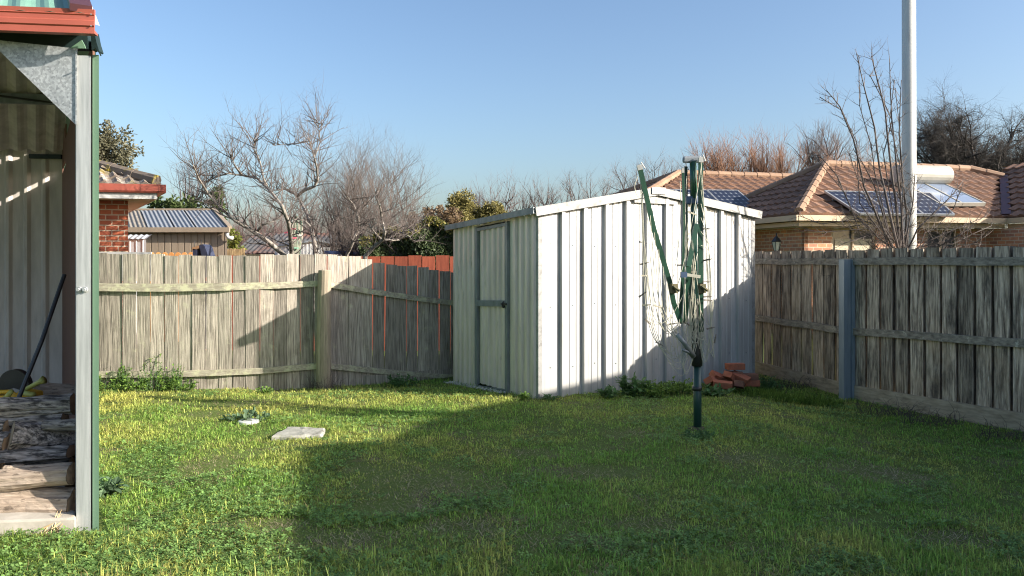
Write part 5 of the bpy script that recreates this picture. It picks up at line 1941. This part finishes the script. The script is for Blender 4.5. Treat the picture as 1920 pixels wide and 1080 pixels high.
# ------------------------------------------------------------------ red fence and small things in the left neighbour's yard
rdf = empty('red_fence', (P(640, 490, 14.6).x, 14.6, 0), 'red-painted paling fence seen above and through the grey fence', 'fence')
mb = MB()
x = P(380, 0, 14.9).x
k = 0
while x < .6:
    Y = 14.9 - .02 * (x + 5)
    zt = 1.66 + rnd.uniform(-.012, .012)
    paling(mb, Vector((x, Y, 0)), Vector((x + .245, Y, 0)), -.12, zt, zt)
    x += .256
build('paling_panel', mb, M['red_fence'], rdf)
for z in (.3, 1.3):
    mb = MB()
    mb.bar((P(380, 0, 14.9).x, 14.95, z), (.6, 14.85, z), .045, .08)
    build('rail', mb, M['red_fence'], rdf)
opf = empty('picket_fence', (P(320, 475, 16.5).x, 16.5, 0), 'orange picket fence with rounded tops in front of the beige garage', 'fence')
mb = MB()
for k in range(9):
    x = P(279, 0, 16.5).x + k * .135
    top = zat(474, 16.5)
    mb.prism([Vector((x, 16.5, -.1)), Vector((x + .115, 16.5, -.1)), Vector((x + .115, 16.5, top - .03)), Vector((x + .09, 16.5, top)), Vector((x + .0575, 16.5, top + .015)), Vector((x + .025, 16.5, top)), Vector((x, 16.5, top - .03))], Vector((0, .02, 0)))
build('picket_panel', mb, M['orange_picket'], opf)
mb = MB()
mb.bar((P(279, 0, 16.5).x, 16.545, 1.4), (P(279, 0, 16.5).x + 1.2, 16.545, 1.4), .04, .07)
build('rail', mb, M['orange_picket'], opf)
opf = empty('picket_fence', (P(444, 475, 18).x, 18, 0), 'short pale pine picket fence beside the garage downpipe', 'fence')
mb = MB()
for k in range(8):
    x = P(428, 0, 18).x + k * .05
    mb.box((x, 18, zat(466, 18) / 2), (.043, .02, zat(466, 18) + rnd.uniform(-.02, .02)))
build('picket_panel', mb, M['pine_picket'], opf)
mb = MB()
mb.bar((P(428, 0, 18).x, 18.035, 1.5), (P(428, 0, 18).x + .4, 18.035, 1.5), .04, .06)
build('rail', mb, M['pine_picket'], opf)
wp_ = empty('garden_screen', (P(230, 475, 12.2).x, 12.2, 0), 'white painted board on posts in front of the red-brick house', 'screen')
mb = MB()
a_, b_ = P(120, 471, 12.2), P(284, 471, 12.2)
mb.box(((a_.x + b_.x) / 2, 12.2, 1.48), (b_.x - a_.x, .04, .44))
build('board', mb, M['white'], wp_)
for xx in (a_.x + .1, b_.x - .1):
    mb = MB()
    mb.box((xx, 12.26, .8), (.07, .07, 1.7))
    build('leg', mb, M['white'], wp_)
gfm = empty('padded_frame', (P(376, 480, 14.2).x, 14.2, 0), 'dark navy padded frame with a tan end poking above the grey fence', 'frame')
mb = MB()
hh_ = lambda px, py: P(px, py, 14.2)
mb.prism([hh_(378, 480), hh_(390, 480), hh_(384, 462), hh_(380, 458), hh_(374, 459), hh_(374, 464)], Vector((0, .35, 0)))
mb.prism([hh_(377, 520), hh_(391, 520), hh_(390, 480), hh_(378, 480)], Vector((0, .35, 0)))
mb.prism([hh_(362, 520), hh_(370, 520), hh_(369, 468), hh_(361, 466)], Vector((0, .3, 0)))
mb.box((hh_(376, 0).x, 14.38, .6), (.3, .34, 1.2))
build('cover', mb, M['navy'], gfm)
mb = MB()
mb.prism([hh_(360, 470), hh_(373, 466), hh_(373, 460), hh_(360, 464)], Vector((0, .3, 0)))
build('end_board', mb, M['tan'], gfm)
mb = MB()
mb.tube([hh_(364, 463), hh_(364.5, 452)], .008, 5)
mb.tube([hh_(377, 459), hh_(378, 449)], .008, 5)
build('prong', mb, M['black'], gfm)

# neighbour's folded clothes line with bright pegs
nh = empty('rotary_clothes_hoist', (P(556, 0, 14).x, 14, 0), 'distant folded clothes line with coloured pegs among the fruit trees', 'clothes hoist')
h2 = lambda px, py, dy=0: P(px, py, 14 + dy)
mb = MB()
mb.tube([Vector((h2(557, 0).x, 14, -.1)), h2(556, 405)], .028, 10)
build('mast', mb, M['hoist'], nh)
for (xa, xb) in ((549, 547), (552, 552), (562, 564)):
    mb = MB()
    mb.tube([h2(556, 520), h2(xa, 470, -.08), h2(xb, 408, -.08)], .017, 6)
    build('arm', mb, M['hoist'], nh)
mb = MB()
for k in range(10):
    x = 543 + k * 2.6
    mb.tube([h2(x, 412 + k % 3 * 5, -.12), h2(x + 1, 445, -.14), h2(555, 500, -.1)], .004, 3, False)
build('cord', mb, M['cord'], nh)
pegc = {'pink': pm('pink_peg', (.55, .10, .16), (.62, .14, .2), 4), 'white': M['white'], 'mint': pm('mint_peg', (.25, .5, .34), (.3, .55, .4), 4)}
pp0 = {}
for (px, py, cl) in ((545, 415, 'white'), (550, 429, 'pink'), (538, 436, 'pink'), (560, 434, 'mint'), (562, 441, 'white'), (552, 446, 'pink'), (556, 465, 'mint'), (541, 448, 'white'), (545, 421, 'white')):
    if cl not in pp0:
        mb = MB()
        mb.box((0, 0, .006), (.085, .012, .012))
        mb.box((0, 0, -.008), (.085, .012, .012))
        mb.box((.01, 0, 0), (.012, .016, .026))
        o = build('clothes_peg', mb, pegc[cl], origin=(0, 0, 0))
        pp0[cl] = o
    else:
        o = pp0[cl].copy()
        COL.objects.link(o)
    o.location = h2(px, py, -.15)
    o.rotation_euler = (0, rnd.uniform(-.2, .2), rnd.uniform(-.4, .4))
    tag(o, cl + ' clothes peg on the distant folded clothes line', 'clothes peg', cl + ' pegs on the distant clothes line')

# ------------------------------------------------------------------ red-brick house at the left
bh = empty('brick_house', (-6.4, 13.2, 0), 'red-brick house with red gutter and mossy tiled roof beside the carport', 'house')
wx, wy, gzv = P(240, 0, 13.2).x, 13.2, zat(371, 12.62)
mb = MB()
mb.box((wx - 3.0, wy + 3.0, gzv / 2 - .1), (6.0, 6.0, gzv + .2))
build('wall', mb, M['brick_left'], bh)
gx1 = wx + .50
fx1 = wx + .37
mb = MB()
mb.box((fx1 - 3.6, 12.68 + 3.6, gzv + .012), (7.2, 7.2, .02))
build('soffit', mb, M['soffit'], bh)
mb = MB()
zf = zat(361, 12.66)
mb.bar((fx1 - 7.2, 12.66, (gzv + zf) / 2 + .01), (fx1, 12.66, (gzv + zf) / 2 + .01), .025, zf - gzv + .03)
mb.bar((fx1, 12.68, (gzv + zf) / 2 + .01), (fx1, 19.9, (gzv + zf) / 2 + .01), .025, zf - gzv + .03)
build('fascia', mb, M['white'], bh)
mb = MB()
g0_, g1_ = zat(360, 12.6), zat(344, 12.6)
mb.prism([Vector((gx1 - 7.4, 12.60, g0_)), Vector((gx1 - 7.4, 12.58, g0_ + .03)), Vector((gx1 - 7.4, 12.58, g1_)), Vector((gx1 - 7.4, 12.595, g1_)), Vector((gx1 - 7.4, 12.60, g0_ + .03)), Vector((gx1 - 7.4, 12.69, g0_ + .02)), Vector((gx1 - 7.4, 12.69, g0_))], Vector((7.4, 0, 0)))
mb.bar((gx1 - .01, 12.59, (g0_ + g1_) / 2), (gx1 - .01, 20, (g0_ + g1_) / 2), .02, g1_ - g0_)
mb.bar((gx1 - .06, 12.7, g0_ + .005), (gx1 - .06, 20, g0_ + .005), .1, .012)
build('gutter', mb, M['red_steel'], bh)
rf_ = MB()
tanp = .40
ez = g1_ - .02
v_ = Vector((0, 1, tanp)).normalized()
eo = Vector((gx1 - 7.4, 12.64, ez))
sl_ = math.hypot(1, tanp)
tile_plane(rf_, eo, Vector((1, 0, 0)), v_, [(0, 0), (7.35, 0), (3.7, 3.7 * sl_), (3.6, 3.7 * sl_), (0, 0.05)], .20, .30, .045, .03)
v2 = Vector((-1, 0, tanp)).normalized()
tile_plane(rf_, Vector((gx1 - .05, 12.64, ez)), Vector((0, 1, 0)), v2, [(0, 0), (7.3, 0), (3.65, 3.7 * sl_)], .20, .30, .045, .03)
rf_.poly([Vector((gx1 - 7.4, 12.64, ez)), Vector((gx1 - 3.7, 16.3, ez + 3.66 * tanp)), Vector((gx1 - 7.4, 20, ez))])
rf_.poly([Vector((gx1 - 7.4, 20, ez)), Vector((gx1 - 3.7, 16.3, ez + 3.66 * tanp)), Vector((gx1, 20, ez))])
ro = build('roof', rf_, M['tile_left'], bh)
mb = MB()
cap_line(mb, (gx1 - .12, 12.72, ez + .08), (gx1 - 3.7, 16.3, ez + 3.62 * tanp + .06), .10, .42)
build('ridge_cap', mb, M['cap_left'], ro)

SK = (Vector((wx, wy, 0)), Vector((.97, .24, 0)), Vector((-.52, .86, 0)))
for o in list(bh.children_recursive):
    offv = OFF[o]
    for vv in o.data.vertices:
        q = vv.co + offv
        r_ = SK[0] + SK[1] * (q.x - wx) + SK[2] * (q.y - wy)
        vv.co = Vector((r_.x, r_.y, q.z)) - offv

# ------------------------------------------------------------------ beige garage
ga_ = empty('garage', (P(330, 480, 23).x, 23, 0), 'beige ribbed metal garage with a sheeted skillion roof behind the fence', 'garage')
GY_ = 23.0
xL, xR = P(190, 0, GY_).x, P(426, 0, GY_).x
ezg = zat(430, GY_)
mb = MB()
rib_wall(mb, Vector((xL, GY_, 0)), Vector((xR, GY_, 0)), Vector((0, -1, 0)), lambda t: -.1, lambda t: ezg, [(s, -.03 * o / .03) for (s, o) in rib_profile(xR - xL, .191, .03, .03, .008)])
xRb = xR - 2.2
mb.quad((xR, GY_, -.1), (xRb, GY_ + 5, -.1), (xRb, GY_ + 5, ezg), (xR, GY_, ezg))
mb.quad((xL, GY_ + 5, -.1), (xL, GY_, -.1), (xL, GY_, ezg), (xL, GY_ + 5, ezg))
mb.quad((xRb, GY_ + 5, -.1), (xL, GY_ + 5, -.1), (xL, GY_ + 5, ezg), (xRb, GY_ + 5, ezg))
build('wall', mb, M['beige'], ga_)
rzg = zat(394, GY_ + 2.6)
xRe = P(431, 0, GY_ - .15).x
nrm = Vector((0, -(rzg - ezg), 2.75)).normalized()
xr_ridge = P(401, 0, GY_ + 2.6).x
upv = Vector((xr_ridge - xRe, 2.75, rzg - ezg - .03))
roo = MB()
cuts = [P(190, 0, 23).x, P(281, 0, 23).x, P(332, 0, 23).x, P(372, 0, 23).x, xRe]
rib_sheet(roo, (cuts[0], GY_ - .15, ezg + .03), (cuts[1], GY_ - .15, ezg + .03), upv, nrm, .13, .014)
roo.poly([Vector((cuts[0], GY_ - .15, ezg - .01)), Vector((xRe, GY_ - .15, ezg - .01)), Vector((xRe, GY_ - .15, ezg - .01)) + upv, Vector((cuts[0], GY_ - .15, ezg - .01)) + upv])
roo.poly([Vector((cuts[0], GY_ + 2.6, rzg)), Vector((xr_ridge, GY_ + 2.6, rzg)), Vector((xRb, GY_ + 5.1, ezg)), Vector((xL, GY_ + 5.1, ezg))])
roo.poly([Vector((xRe, GY_ - .15, ezg)), Vector((xr_ridge, GY_ + 2.6, rzg)), Vector((xRb, GY_ + 5.1, ezg))])
ro = build('roof', roo, M['beige_roof'], ga_)
for k in (1, 2, 3):
    mb = MB()
    rib_sheet(mb, (cuts[k] + .02, GY_ - .15, ezg + .035), (cuts[k + 1] - .03, GY_ - .15, ezg + .042), upv, nrm, .13, .013)
    build('roof_sheet', mb, M['clear_sheet'], ro)
mb = MB()
mb.bar((cuts[0], GY_ - .17, ezg - .02), (xRe, GY_ - .17, ezg - .02), .08, .14)
build('gutter', mb, M['beige'], ga_)
mb = MB()
mb.bar(Vector((xRe, GY_ - .15, ezg + .05)), Vector((xRe, GY_ - .15, ezg + .05)) + upv, .12, .07)
mb.bar(Vector((cuts[0], GY_ - .15, ezg + .05)) + upv, Vector((xRe, GY_ - .15, ezg + .05)) + upv, .14, .06)
build('barge_capping', mb, M['beige'], ga_)
mb = MB()
e_ = lambda px, py: P(px, py, GY_ - .12)
mb.tube([e_(426, 434), e_(426, 442), e_(429, 446), e_(437, 446)], .055, 10)
build('downpipe', mb, M['white'], ga_, smooth=True)
lk = empty('metal_locker', (P(256, 470, 16).x, 16, 0), 'small pale grey ribbed metal garden locker beside the brick wall', 'locker')
xa, xb = P(225, 0, 16).x, P(274, 0, 16).x
mb = MB()
rib_wall(mb, Vector((xa, 16, 0)), Vector((xb, 16, 0)), Vector((0, -1, 0)), lambda t: -.1, lambda t: zat(449, 16), rib_profile(xb - xa, .13, .03, .012, .008))
mb.quad((xb, 16, -.1), (xb - .42, 16.8, -.1), (xb - .42, 16.8, zat(440, 16)), (xb, 16, zat(449, 16)))
build('wall', mb, M['grey_sheet'], lk)
mb = MB()
rib_sheet(mb, (xa, 15.96, zat(448, 16)), (xb + .03, 15.96, zat(448, 16)), Vector((-.12, .5, .10)), Vector((0, -.1, 1)), .11, .008)
build('lid', mb, M['grey_sheet'], lk)

# rusty roofed shed and white gabled shed
rs = empty('old_shed', (P(505, 480, 26).x, 26, 0), 'old shed with rust-streaked corrugated roof behind the fruit trees', 'shed')
mb = MB()
xa, xb = P(437, 0, 26).x, P(620, 0, 26).x
upv = Vector((-.1, 2.6, zat(437, 28.6) - zat(474, 26)))
rib_sheet(mb, (xa, 26, zat(474, 26)), (xb, 26, zat(474, 26)), upv, Vector((0, -.3, .95)), .16, .012)
mb.poly([Vector((xa, 28.6, zat(437, 28.6))), Vector((xb, 28.6, zat(437, 28.6))), Vector((xb, 31, 1.8)), Vector((xa, 31, 1.8))])
build('roof', mb, M['rust_roof'], rs)
mb = MB()
mb.box(((xa + xb) / 2, 28.6, .85), (xb - xa - .2, 4.6, 1.9))
build('wall', mb, M['grey_sheet'], rs)
ws = empty('white_shed', (P(595, 480, 20).x, 20, 0), 'low white metal shed with a shallow gable among the fruit trees', 'shed')
w3 = lambda px, py, Y=20.0: P(px, py, Y)
mb = MB()
fL, fA, fR = w3(518, 463), w3(594, 452), w3(668, 468)
n_ = 22
prof_pts = []
lo, hi = [], []
for k in range(n_ * 3 + 1):
    t = k / (n_ * 3)
    x = fL.x + (fR.x - fL.x) * t
    z = fL.z + (fA.z - fL.z) * (x - fL.x) / (fA.x - fL.x) if x < fA.x else fA.z + (fR.z - fA.z) * (x - fA.x) / (fR.x - fA.x)
    lo.append((x, 20 - (.006 if k % 3 == 1 else 0), -.1))
    hi.append((x, 20 - (.006 if k % 3 == 1 else 0), z))
mb.strip(lo, hi)
mb.quad((fL.x, 20, -.1), (fL.x - .75, 22.4, -.1), (fL.x - .75, 22.4, fL.z), (fL.x, 20, fL.z))
build('wall', mb, pm('white_cladding', (0.66, 0.66, 0.65), (0.74, 0.74, 0.73), 3), ws)
mb = MB()
bk = Vector((-.75, 2.4, 0))
for (p, q) in ((fL - Vector((.06, 0, .005)), fA), (fA, fR + Vector((.06, 0, -.005)))):
    mb.hexa([p + Vector((0, -.05, -.0)), q + Vector((0, -.05, 0)), q + bk, p + bk, p + Vector((0, -.05, .045)), q + Vector((0, -.05, .045)), q + bk + Vector((0, 0, .045)), p + bk + Vector((0, 0, .045))])
build('roof', mb, M['grey_sheet'], ws)
mb = MB()
mb.hexa([w3(608, 476, 17), w3(690, 478, 17), w3(690, 478, 18), w3(608, 476, 18), w3(608, 470, 17), w3(672, 471, 17), w3(672, 471, 18), w3(608, 470, 18)])
mb.box((w3(610, 0, 17.5).x, 17.5, .8), (.05, .05, 1.7))
mb.box((w3(680, 0, 17.5).x, 17.5, .8), (.05, .05, 1.7))
tag(build('tarpaulin', mb, M['blue_tarp'], origin=(w3(650, 0, 17).x, 17, 0)), 'dark blue tarpaulin stretched flat in front of the white shed', 'tarpaulin')

# ------------------------------------------------------------------ tiled house at the right
rh = empty('brick_house', (7, 19, 0), 'brick house with terracotta tiled hip roof and solar panels beyond the right fence', 'house')
E0 = Vector((6.44, 18.0, 2.62))
hu = Vector((0.97, .25, 0)).normalized()
hw = Vector((-hu.y, hu.x, 0))
AA, RISE = 2.6, 1.46
tp_h = RISE / AA
slh = math.hypot(1, tp_h)
vf = (hw + Vector((0, 0, tp_h))).normalized()
vl = (hu + Vector((0, 0, tp_h))).normalized()
rt = MB()
tile_plane(rt, E0, hu, vf, [(0, 0), (5.75, 0), (7.9, 2.2 * slh), (7.2, AA * slh), (AA, AA * slh)], .30, .34, .04, .045)
# left plane (facing left), eave runs along hw
El = E0 + hw * 5.2
tile_plane(rt, El, -hw, vl, [(0, 0), (5.2, 0), (5.2 - AA, AA * slh)], .30, .34, .04, .045)
# right wing: plane facing left, projecting forward
Wc = E0 + hu * 5.75
tile_plane(rt, Wc, -hw, vl, [(0.0, 0), (4.5, 0), (4.5, 3 * slh), (-3.0, 3 * slh)], .30, .34, .04, .045)
# rear wing B, ridge parallel to the front
Br = E0 + hu * 3.5 + hw * 6.3
tb = .42
sB = math.hypot(1, tb)
zB = zat(334, Br.y)
Bl = E0 + hu * .15 + hw * 6.3
Br.z = Bl.z = zB
vB = (hw + Vector((0, 0, tb))).normalized()
runB = 4.0
Ob = Bl - hw * runB + Vector((0, 0, -tb * runB))
tile_plane(rt, Ob, hu, vB, [(-runB, 0), (4.6, 0), (4.6, runB * sB), (0, runB * sB)], .30, .34, .04, .045)
vBl = (hu + Vector((0, 0, tb))).normalized()
Obl = Bl - hu * runB + hw * runB + Vector((0, 0, -tb * runB))
tile_plane(rt, Obl, -hw, vBl, [(0, 0), (2 * runB, 0), (runB, runB * sB)], .30, .34, .04, .045)
# hidden back planes
rA0, rA1 = E0 + (hu + hw) * AA + Vector((0, 0, RISE)), E0 + hu * 7.2 + hw * AA + Vector((0, 0, RISE))
rt.poly([rA0, rA1, E0 + hu * 9.8 + hw * 5.2, El])
rt.poly([Bl, Br + hu * 1.1, Br + hu * 1.1 + hw * runB - Vector((0, 0, tb * runB)), Obl])
rt.poly([rA1, E0 + hu * 7.9 + hw * 2.2 + Vector((0, 0, 2.2 * tp_h)), E0 + hu * 9.8 + hw * 5.2])
wt = Wc + (hu * 3 + hw * 3) + Vector((0, 0, 3 * tp_h))
wt2 = Wc + hu * 3 - hw * 4.5 + Vector((0, 0, 3 * tp_h))
rt.poly([wt, wt2, wt2 + hu * 3 - Vector((0, 0, 3 * tp_h)), wt + hu * 3 - Vector((0, 0, 3 * tp_h))])
roof = build('roof', rt, M['tile_right'], rh)
mb = MB()
up_ = Vector((0, 0, .06))
for (p, q) in ((E0 + (hu + hw) * .06, rA0), (rA0, rA1), (rA1, E0 + hu * 7.9 + hw * 2.2 + Vector((0, 0, 2.2 * tp_h))), (Bl, Br + hu * .6), (Bl, Ob - hu * runB), (Bl, Obl), (rA0, El)):
    mb = MB()
    cap_line(mb, Vector(p) + up_, Vector(q) + up_, .105, .40)
    build('ridge_cap', mb, M['cap_right'], roof)
mb = MB()
va = Wc + Vector((0, 0, .09))
vb = Wc + (hu + hw) * 2.2 + Vector((0, 0, 2.2 * tp_h + .09))
mb.bar(va, vb, .20, .02)
build('valley', mb, M['maroon'], roof)
# gutters and fascia
mb = MB()
gz0 = E0.z - .03
o_ = -hw * .06
mb.bar(V3(E0 - hu * .05, gz0 - .05) + o_, V3(Wc, gz0 - .05) + o_, .10, .125)
mb.bar(V3(E0 - hu * .06, gz0 - .05) - hw * .1, V3(El - hu * .06, gz0 - .05), .10, .125)
mb.bar(V3(Wc - hu * .05, gz0 - .05) - hw * .1, V3(Wc - hu * .05, gz0 - .05) - hw * 4.5, .10, .125)
mb.bar(V3(Ob - hu * runB, Ob.z - .06) - hw * .05, V3(Ob + hu * 1.2, Ob.z - .06) - hw * .05, .1, .12)
build('gutter', mb, M['cream'], rh)
mb = MB()
zf_ = gz0 - .175
mb.bar(V3(E0 + hu * .05, zf_) + hw * .06, V3(Wc, zf_) + hw * .06, .03, .10)
mb.bar(V3(E0 + hu * .06, zf_) + hw * .08, V3(El + hu * .06, zf_), .03, .10)
mb.bar(V3(Wc + hu * .06, zf_), V3(Wc + hu * .06, zf_) - hw * 4.5, .03, .10)
build('fascia', mb, M['cream'], rh)
mb = MB()
zs = gz0 - .235
mb.poly([V3(E0 + hu * .07 + hw * .07, zs), V3(Wc + hw * .07, zs), V3(Wc + hw * .6, zs), V3(E0 + hu * .6 + hw * .6, zs), V3(El + hu * .6, zs), V3(El + hu * .07, zs)])
mb.poly([V3(Wc + hu * .07, zs), V3(Wc + hu * .6, zs), V3(Wc + hu * .6 - hw * 4.4, zs), V3(Wc + hu * .07 - hw * 4.4, zs)])
build('soffit', mb, M['soffit'], rh)


# walls as rotated objects so that bricks run along them
def hwall(name, a, b, z0, z1, mat_, parent, th=.1):
    a, b = Vector((a.x, a.y, 0)), Vector((b.x, b.y, 0))
    L = (b - a).length
    me_ = MB()
    me_.hexa([(0, 0, z0), (L, 0, z0), (L, th, z0), (0, th, z0), (0, 0, z1), (L, 0, z1), (L, th, z1), (0, th, z1)])
    o = build(name, me_, mat_, None)
    o.parent = parent
    o.location = a - OFF[parent]
    o.rotation_euler = (0, 0, math.atan2(b.y - a.y, b.x - a.x))
    OFF[o] = Vector((0, 0, 0))
    return o, a, (b - a).normalized(), L


FW = E0 + hu * .5 + hw * .5           # front wall corner
Wl = FW + hw * 4.2
front_len = 5.25


def px_on_front(px):
    "distance along the front wall for a photo column"
    t = (px - 960) / F
    return (t * FW.y - FW.x) / (hu.x - t * hu.y)


def hwin(px0, px1, zb, zt, parts, blind=False):
    a = FW + hu * px_on_front(px0)
    b = FW + hu * px_on_front(px1)
    L = (b - a).length
    fr_ = MB()
    fr_.hexa([(0, -.0, zb), (L, -.0, zb), (L, .04, zb), (0, .04, zb), (0, 0, zb + .05), (L, 0, zb + .05), (L, .04, zb + .05), (0, .04, zb + .05)])
    fr_.box((L / 2, .02, zt - .025), (L, .04, .05))
    for k in range(parts + 1):
        fr_.box((min(max(.02, L * k / parts), L - .02), .019, (zb + zt) / 2), (.045, .045, zt - zb))
    o = build('window', fr_, M['cream'], None)
    o.parent = rh
    o.location = Vector((a.x, a.y, 0)) + hw * .03 - OFF[rh]
    o.rotation_euler = (0, 0, math.atan2(hu.y, hu.x))
    OFF[o] = Vector((0, 0, 0))
    g = MB()
    g.box((L / 2, .06, (zb + zt) / 2), (L, .01, zt - zb))
    gp = build('pane', g, M['glass'], None)
    gp.parent = o
    if blind:
        g = MB()
        g.box((L / 2 + .05, .048, (zb + zt) / 2 - .1), (L * .86, .008, (zt - zb) * .8))
        gp = build('blind', g, M['blind'], None)
        gp.parent = o


spans = [(0, px_on_front(1560)), (px_on_front(1642), px_on_front(1738)), (px_on_front(1795), front_len)]
for (a_, b_) in spans:
    hwall('wall', FW + hu * a_, FW + hu * b_, -.2, zs, M['brick_right'], rh)
for (x0_, x1_) in ((1560, 1642), (1738, 1795)):
    hwall('wall', FW + hu * px_on_front(x0_), FW + hu * px_on_front(x1_), -.2, .9, M['brick_right'], rh)
    hwin(x0_, x1_, .9, zs - .01, 2, x0_ == 1560)
hwall('wall', Wl, FW, -.2, zs, M['brick_right'], rh)
hwall('wall', Wl - hu * 6.5 + hw * .0, Wl, -.2, zs - .1, M['brick_right'], rh)
hwall('wall', FW + hu * front_len - hw * 4.8, FW + hu * front_len, -.2, zs, M['brick_right'], rh)


# solar panels
def quad_uv(name, c, nx_, ny_, parent, m):
    "flat panel with a UV grid: c = four corners"
    off = OFF[parent]
    me_ = bpy.data.meshes.new(name)
    me_.from_pydata([tuple(Vector(p) - off) for p in c], [], [(0, 1, 2, 3)])
    uvl = me_.uv_layers.new(name='UVMap')
    for li, uv_ in enumerate(((0, 0), (nx_, 0), (nx_, ny_), (0, ny_))):
        uvl.data[li].uv = uv_
    me_.materials.append(m)
    o = bpy.data.objects.new(name, me_)
    COL.objects.link(o)
    o.parent = parent
    OFF[o] = off
    return o


def solar(c, nx_, ny_, label):
    cen = sum(c, Vector()) / 4
    nn = (c[1] - c[0]).cross(c[3] - c[0]).normalized()
    if nn.z < 0:
        nn = -nn
    root = quad_uv('solar_panel', [p + nn * .004 for p in c], nx_, ny_, rh, M['solar'])
    mb = MB()
    for k in range(4):
        mb.bar(c[k] - nn * .015, c[(k + 1) % 4] - nn * .015, .045, .05, up=nn)
    mb.poly([p - nn * .03 for p in c])
    build('frame', mb, M['alu'], root)
    mb = MB()
    for t in (.25, .75):
        mb.bar(c[0].lerp(c[3], t) - nn * .08, c[1].lerp(c[2], t) - nn * .08, .04, .05, up=nn)
    build('rack_rail', mb, M['alu'], root)


nf = hu.cross(vf).normalized()
pf = E0 + nf * .17


def rp(px, py):
    return ray_plane(px, py, pf, nf)


cA = [rp(1612, 400), rp(1790, 402), rp(1745, 362), rp(1547, 358)]
for k in range(3):
    a_, b_ = k / 3, (k + 1) / 3 - .006
    q = [cA[0].lerp(cA[1], a_), cA[0].lerp(cA[1], b_), cA[3].lerp(cA[2], b_), cA[3].lerp(cA[2], a_)]
    solar(q, 6, 6, ('left solar panel of three above the cream gutter', 'middle solar panel of three, behind the bare shrub', 'right solar panel of three, partly behind the white pole')[k])
nB = hu.cross(vB).normalized()
pB = Ob + nB * .15


def rb(px, py):
    return ray_plane(px, py, pB, nB)


cB = [rb(1236, 393), rb(1425, 393), rb(1384, 357), rb(1205, 355)]
for k in range(3):
    a_, b_ = k / 3, (k + 1) / 3 - .006
    q = [cB[0].lerp(cB[1], a_), cB[0].lerp(cB[1], b_), cB[3].lerp(cB[2], b_), cB[3].lerp(cB[2], a_)]
    solar(q, 6, 6, ('left solar panel of three just above the shed roof, behind the hoist arm', 'middle solar panel of three just above the shed roof, behind the hoist mast', 'right solar panel of three just above the shed roof')[k])
hwc = rh
mb = MB()
tc_ = [rp(1675, 338), rp(1772, 340)]
for p in tc_:
    p += nf * .16
d_ = (tc_[1] - tc_[0]).normalized()
mb.tube([tc_[0], tc_[0] + d_ * .03, tc_[1] - d_ * .03, tc_[1]], [.20, .25, .25, .20], 20)
build('water_tank', mb, M['tank'], hwc, smooth=False)
q4 = [rp(1760, 381), rp(1848, 381), rp(1772, 345), rp(1696, 344)]
for k in range(2):
    a_, b_ = k / 2 + .005, (k + 1) / 2 - .005
    q = [q4[0].lerp(q4[1], a_), q4[0].lerp(q4[1], b_), q4[3].lerp(q4[2], b_), q4[3].lerp(q4[2], a_)]
    mb = MB()
    mb.hexa([q[0] - nf * .08, q[1] - nf * .08, q[2] - nf * .08, q[3] - nf * .08] + [p.copy() for p in q])
    co = build('solar_collector', mb, M['collector'], hwc)
    mb = MB()
    for j in range(4):
        mb.bar(q[j] - nf * .03, q[(j + 1) % 4] - nf * .03, .035, .09, up=nf)
    build('frame', mb, M['tank'], co)
# coach lamp on the left return wall
lp = P(1456, 455, 18.7)
lm = empty('coach_lamp', (lp.x, lp.y, zat(468, 18.7)), 'black coach lamp with pale glass in front of the shaded brick wall', 'lamp')
b0 = zat(470, 18.7)
mb = MB()
mb.lathe((lp.x, lp.y, b0), [(.055, 0), (.06, .01), (.105, .20)], 6)
build('lamp_glass', mb, M['lamp_glass'], lm)
mb = MB()
mb.lathe((lp.x, lp.y, b0), [(.115, .20), (.12, .215), (.06, .30), (.03, .33), (.012, .37), (.02, .385), (.004, .42)], 6)
mb.lathe((lp.x, lp.y, b0), [(.03, -.1), (.05, -.02), (.065, .0)], 6)
for k in range(6):
    a_ = 2 * math.pi * k / 6
    mb.tube([Vector((lp.x + .062 * math.cos(a_), lp.y + .062 * math.sin(a_), b0)), Vector((lp.x + .112 * math.cos(a_), lp.y + .112 * math.sin(a_), b0 + .21))], .007, 4)
build('lamp_cap', mb, M['black'], lm)
mb = MB()
mb.tube([Vector((lp.x, lp.y, b0 - .05)), Vector((lp.x, lp.y, -.15))], .03, 8)
build('lamp_post', mb, M['black'], lm)

# ------------------------------------------------------------------ unseen house added beyond the right edge, outline shaped to throw the lawn's shadow
hs_ = empty('house', (9.5, 3.5, 0), 'unseen brick house beyond the right edge, low clipped gable shaped to shade the lawn', 'house')
su = Vector((SUNH.x, SUNH.y, 0))
sv = Vector((-SUNH.y, SUNH.x, 0))
profh = [(1.2, -.2), (9.85, -.2), (9.85, 3.60), (7.5, 4.06), (6.2, 4.06), (5.85, 4.30), (1.2, 3.15)]
U0 = 6.8
mb = MB()
mb.prism([su * (U0 + .25) + sv * a_ + Vector((0, 0, z_ - (.12 if z_ > 0 else 0))) for (a_, z_) in profh], su * 6)
build('wall', mb, M['brick_left'], hs_)
mb = MB()
rr_ = [(0.8, 3.05), (5.85, 4.30), (6.2, 4.06), (7.5, 4.06), (10.05, 3.55)]
for (p, q) in zip(rr_[:-1], rr_[1:]):
    a_ = su * U0 + sv * p[0] + Vector((0, 0, p[1]))
    b_ = su * U0 + sv * q[0] + Vector((0, 0, q[1]))
    dn = Vector((0, 0, -.08))
    mb.hexa([a_ + dn, b_ + dn, b_ + dn + su * 6.4, a_ + dn + su * 6.4, a_, b_, b_ + su * 6.4, a_ + su * 6.4])
build('roof', mb, M['beige_roof'], hs_)
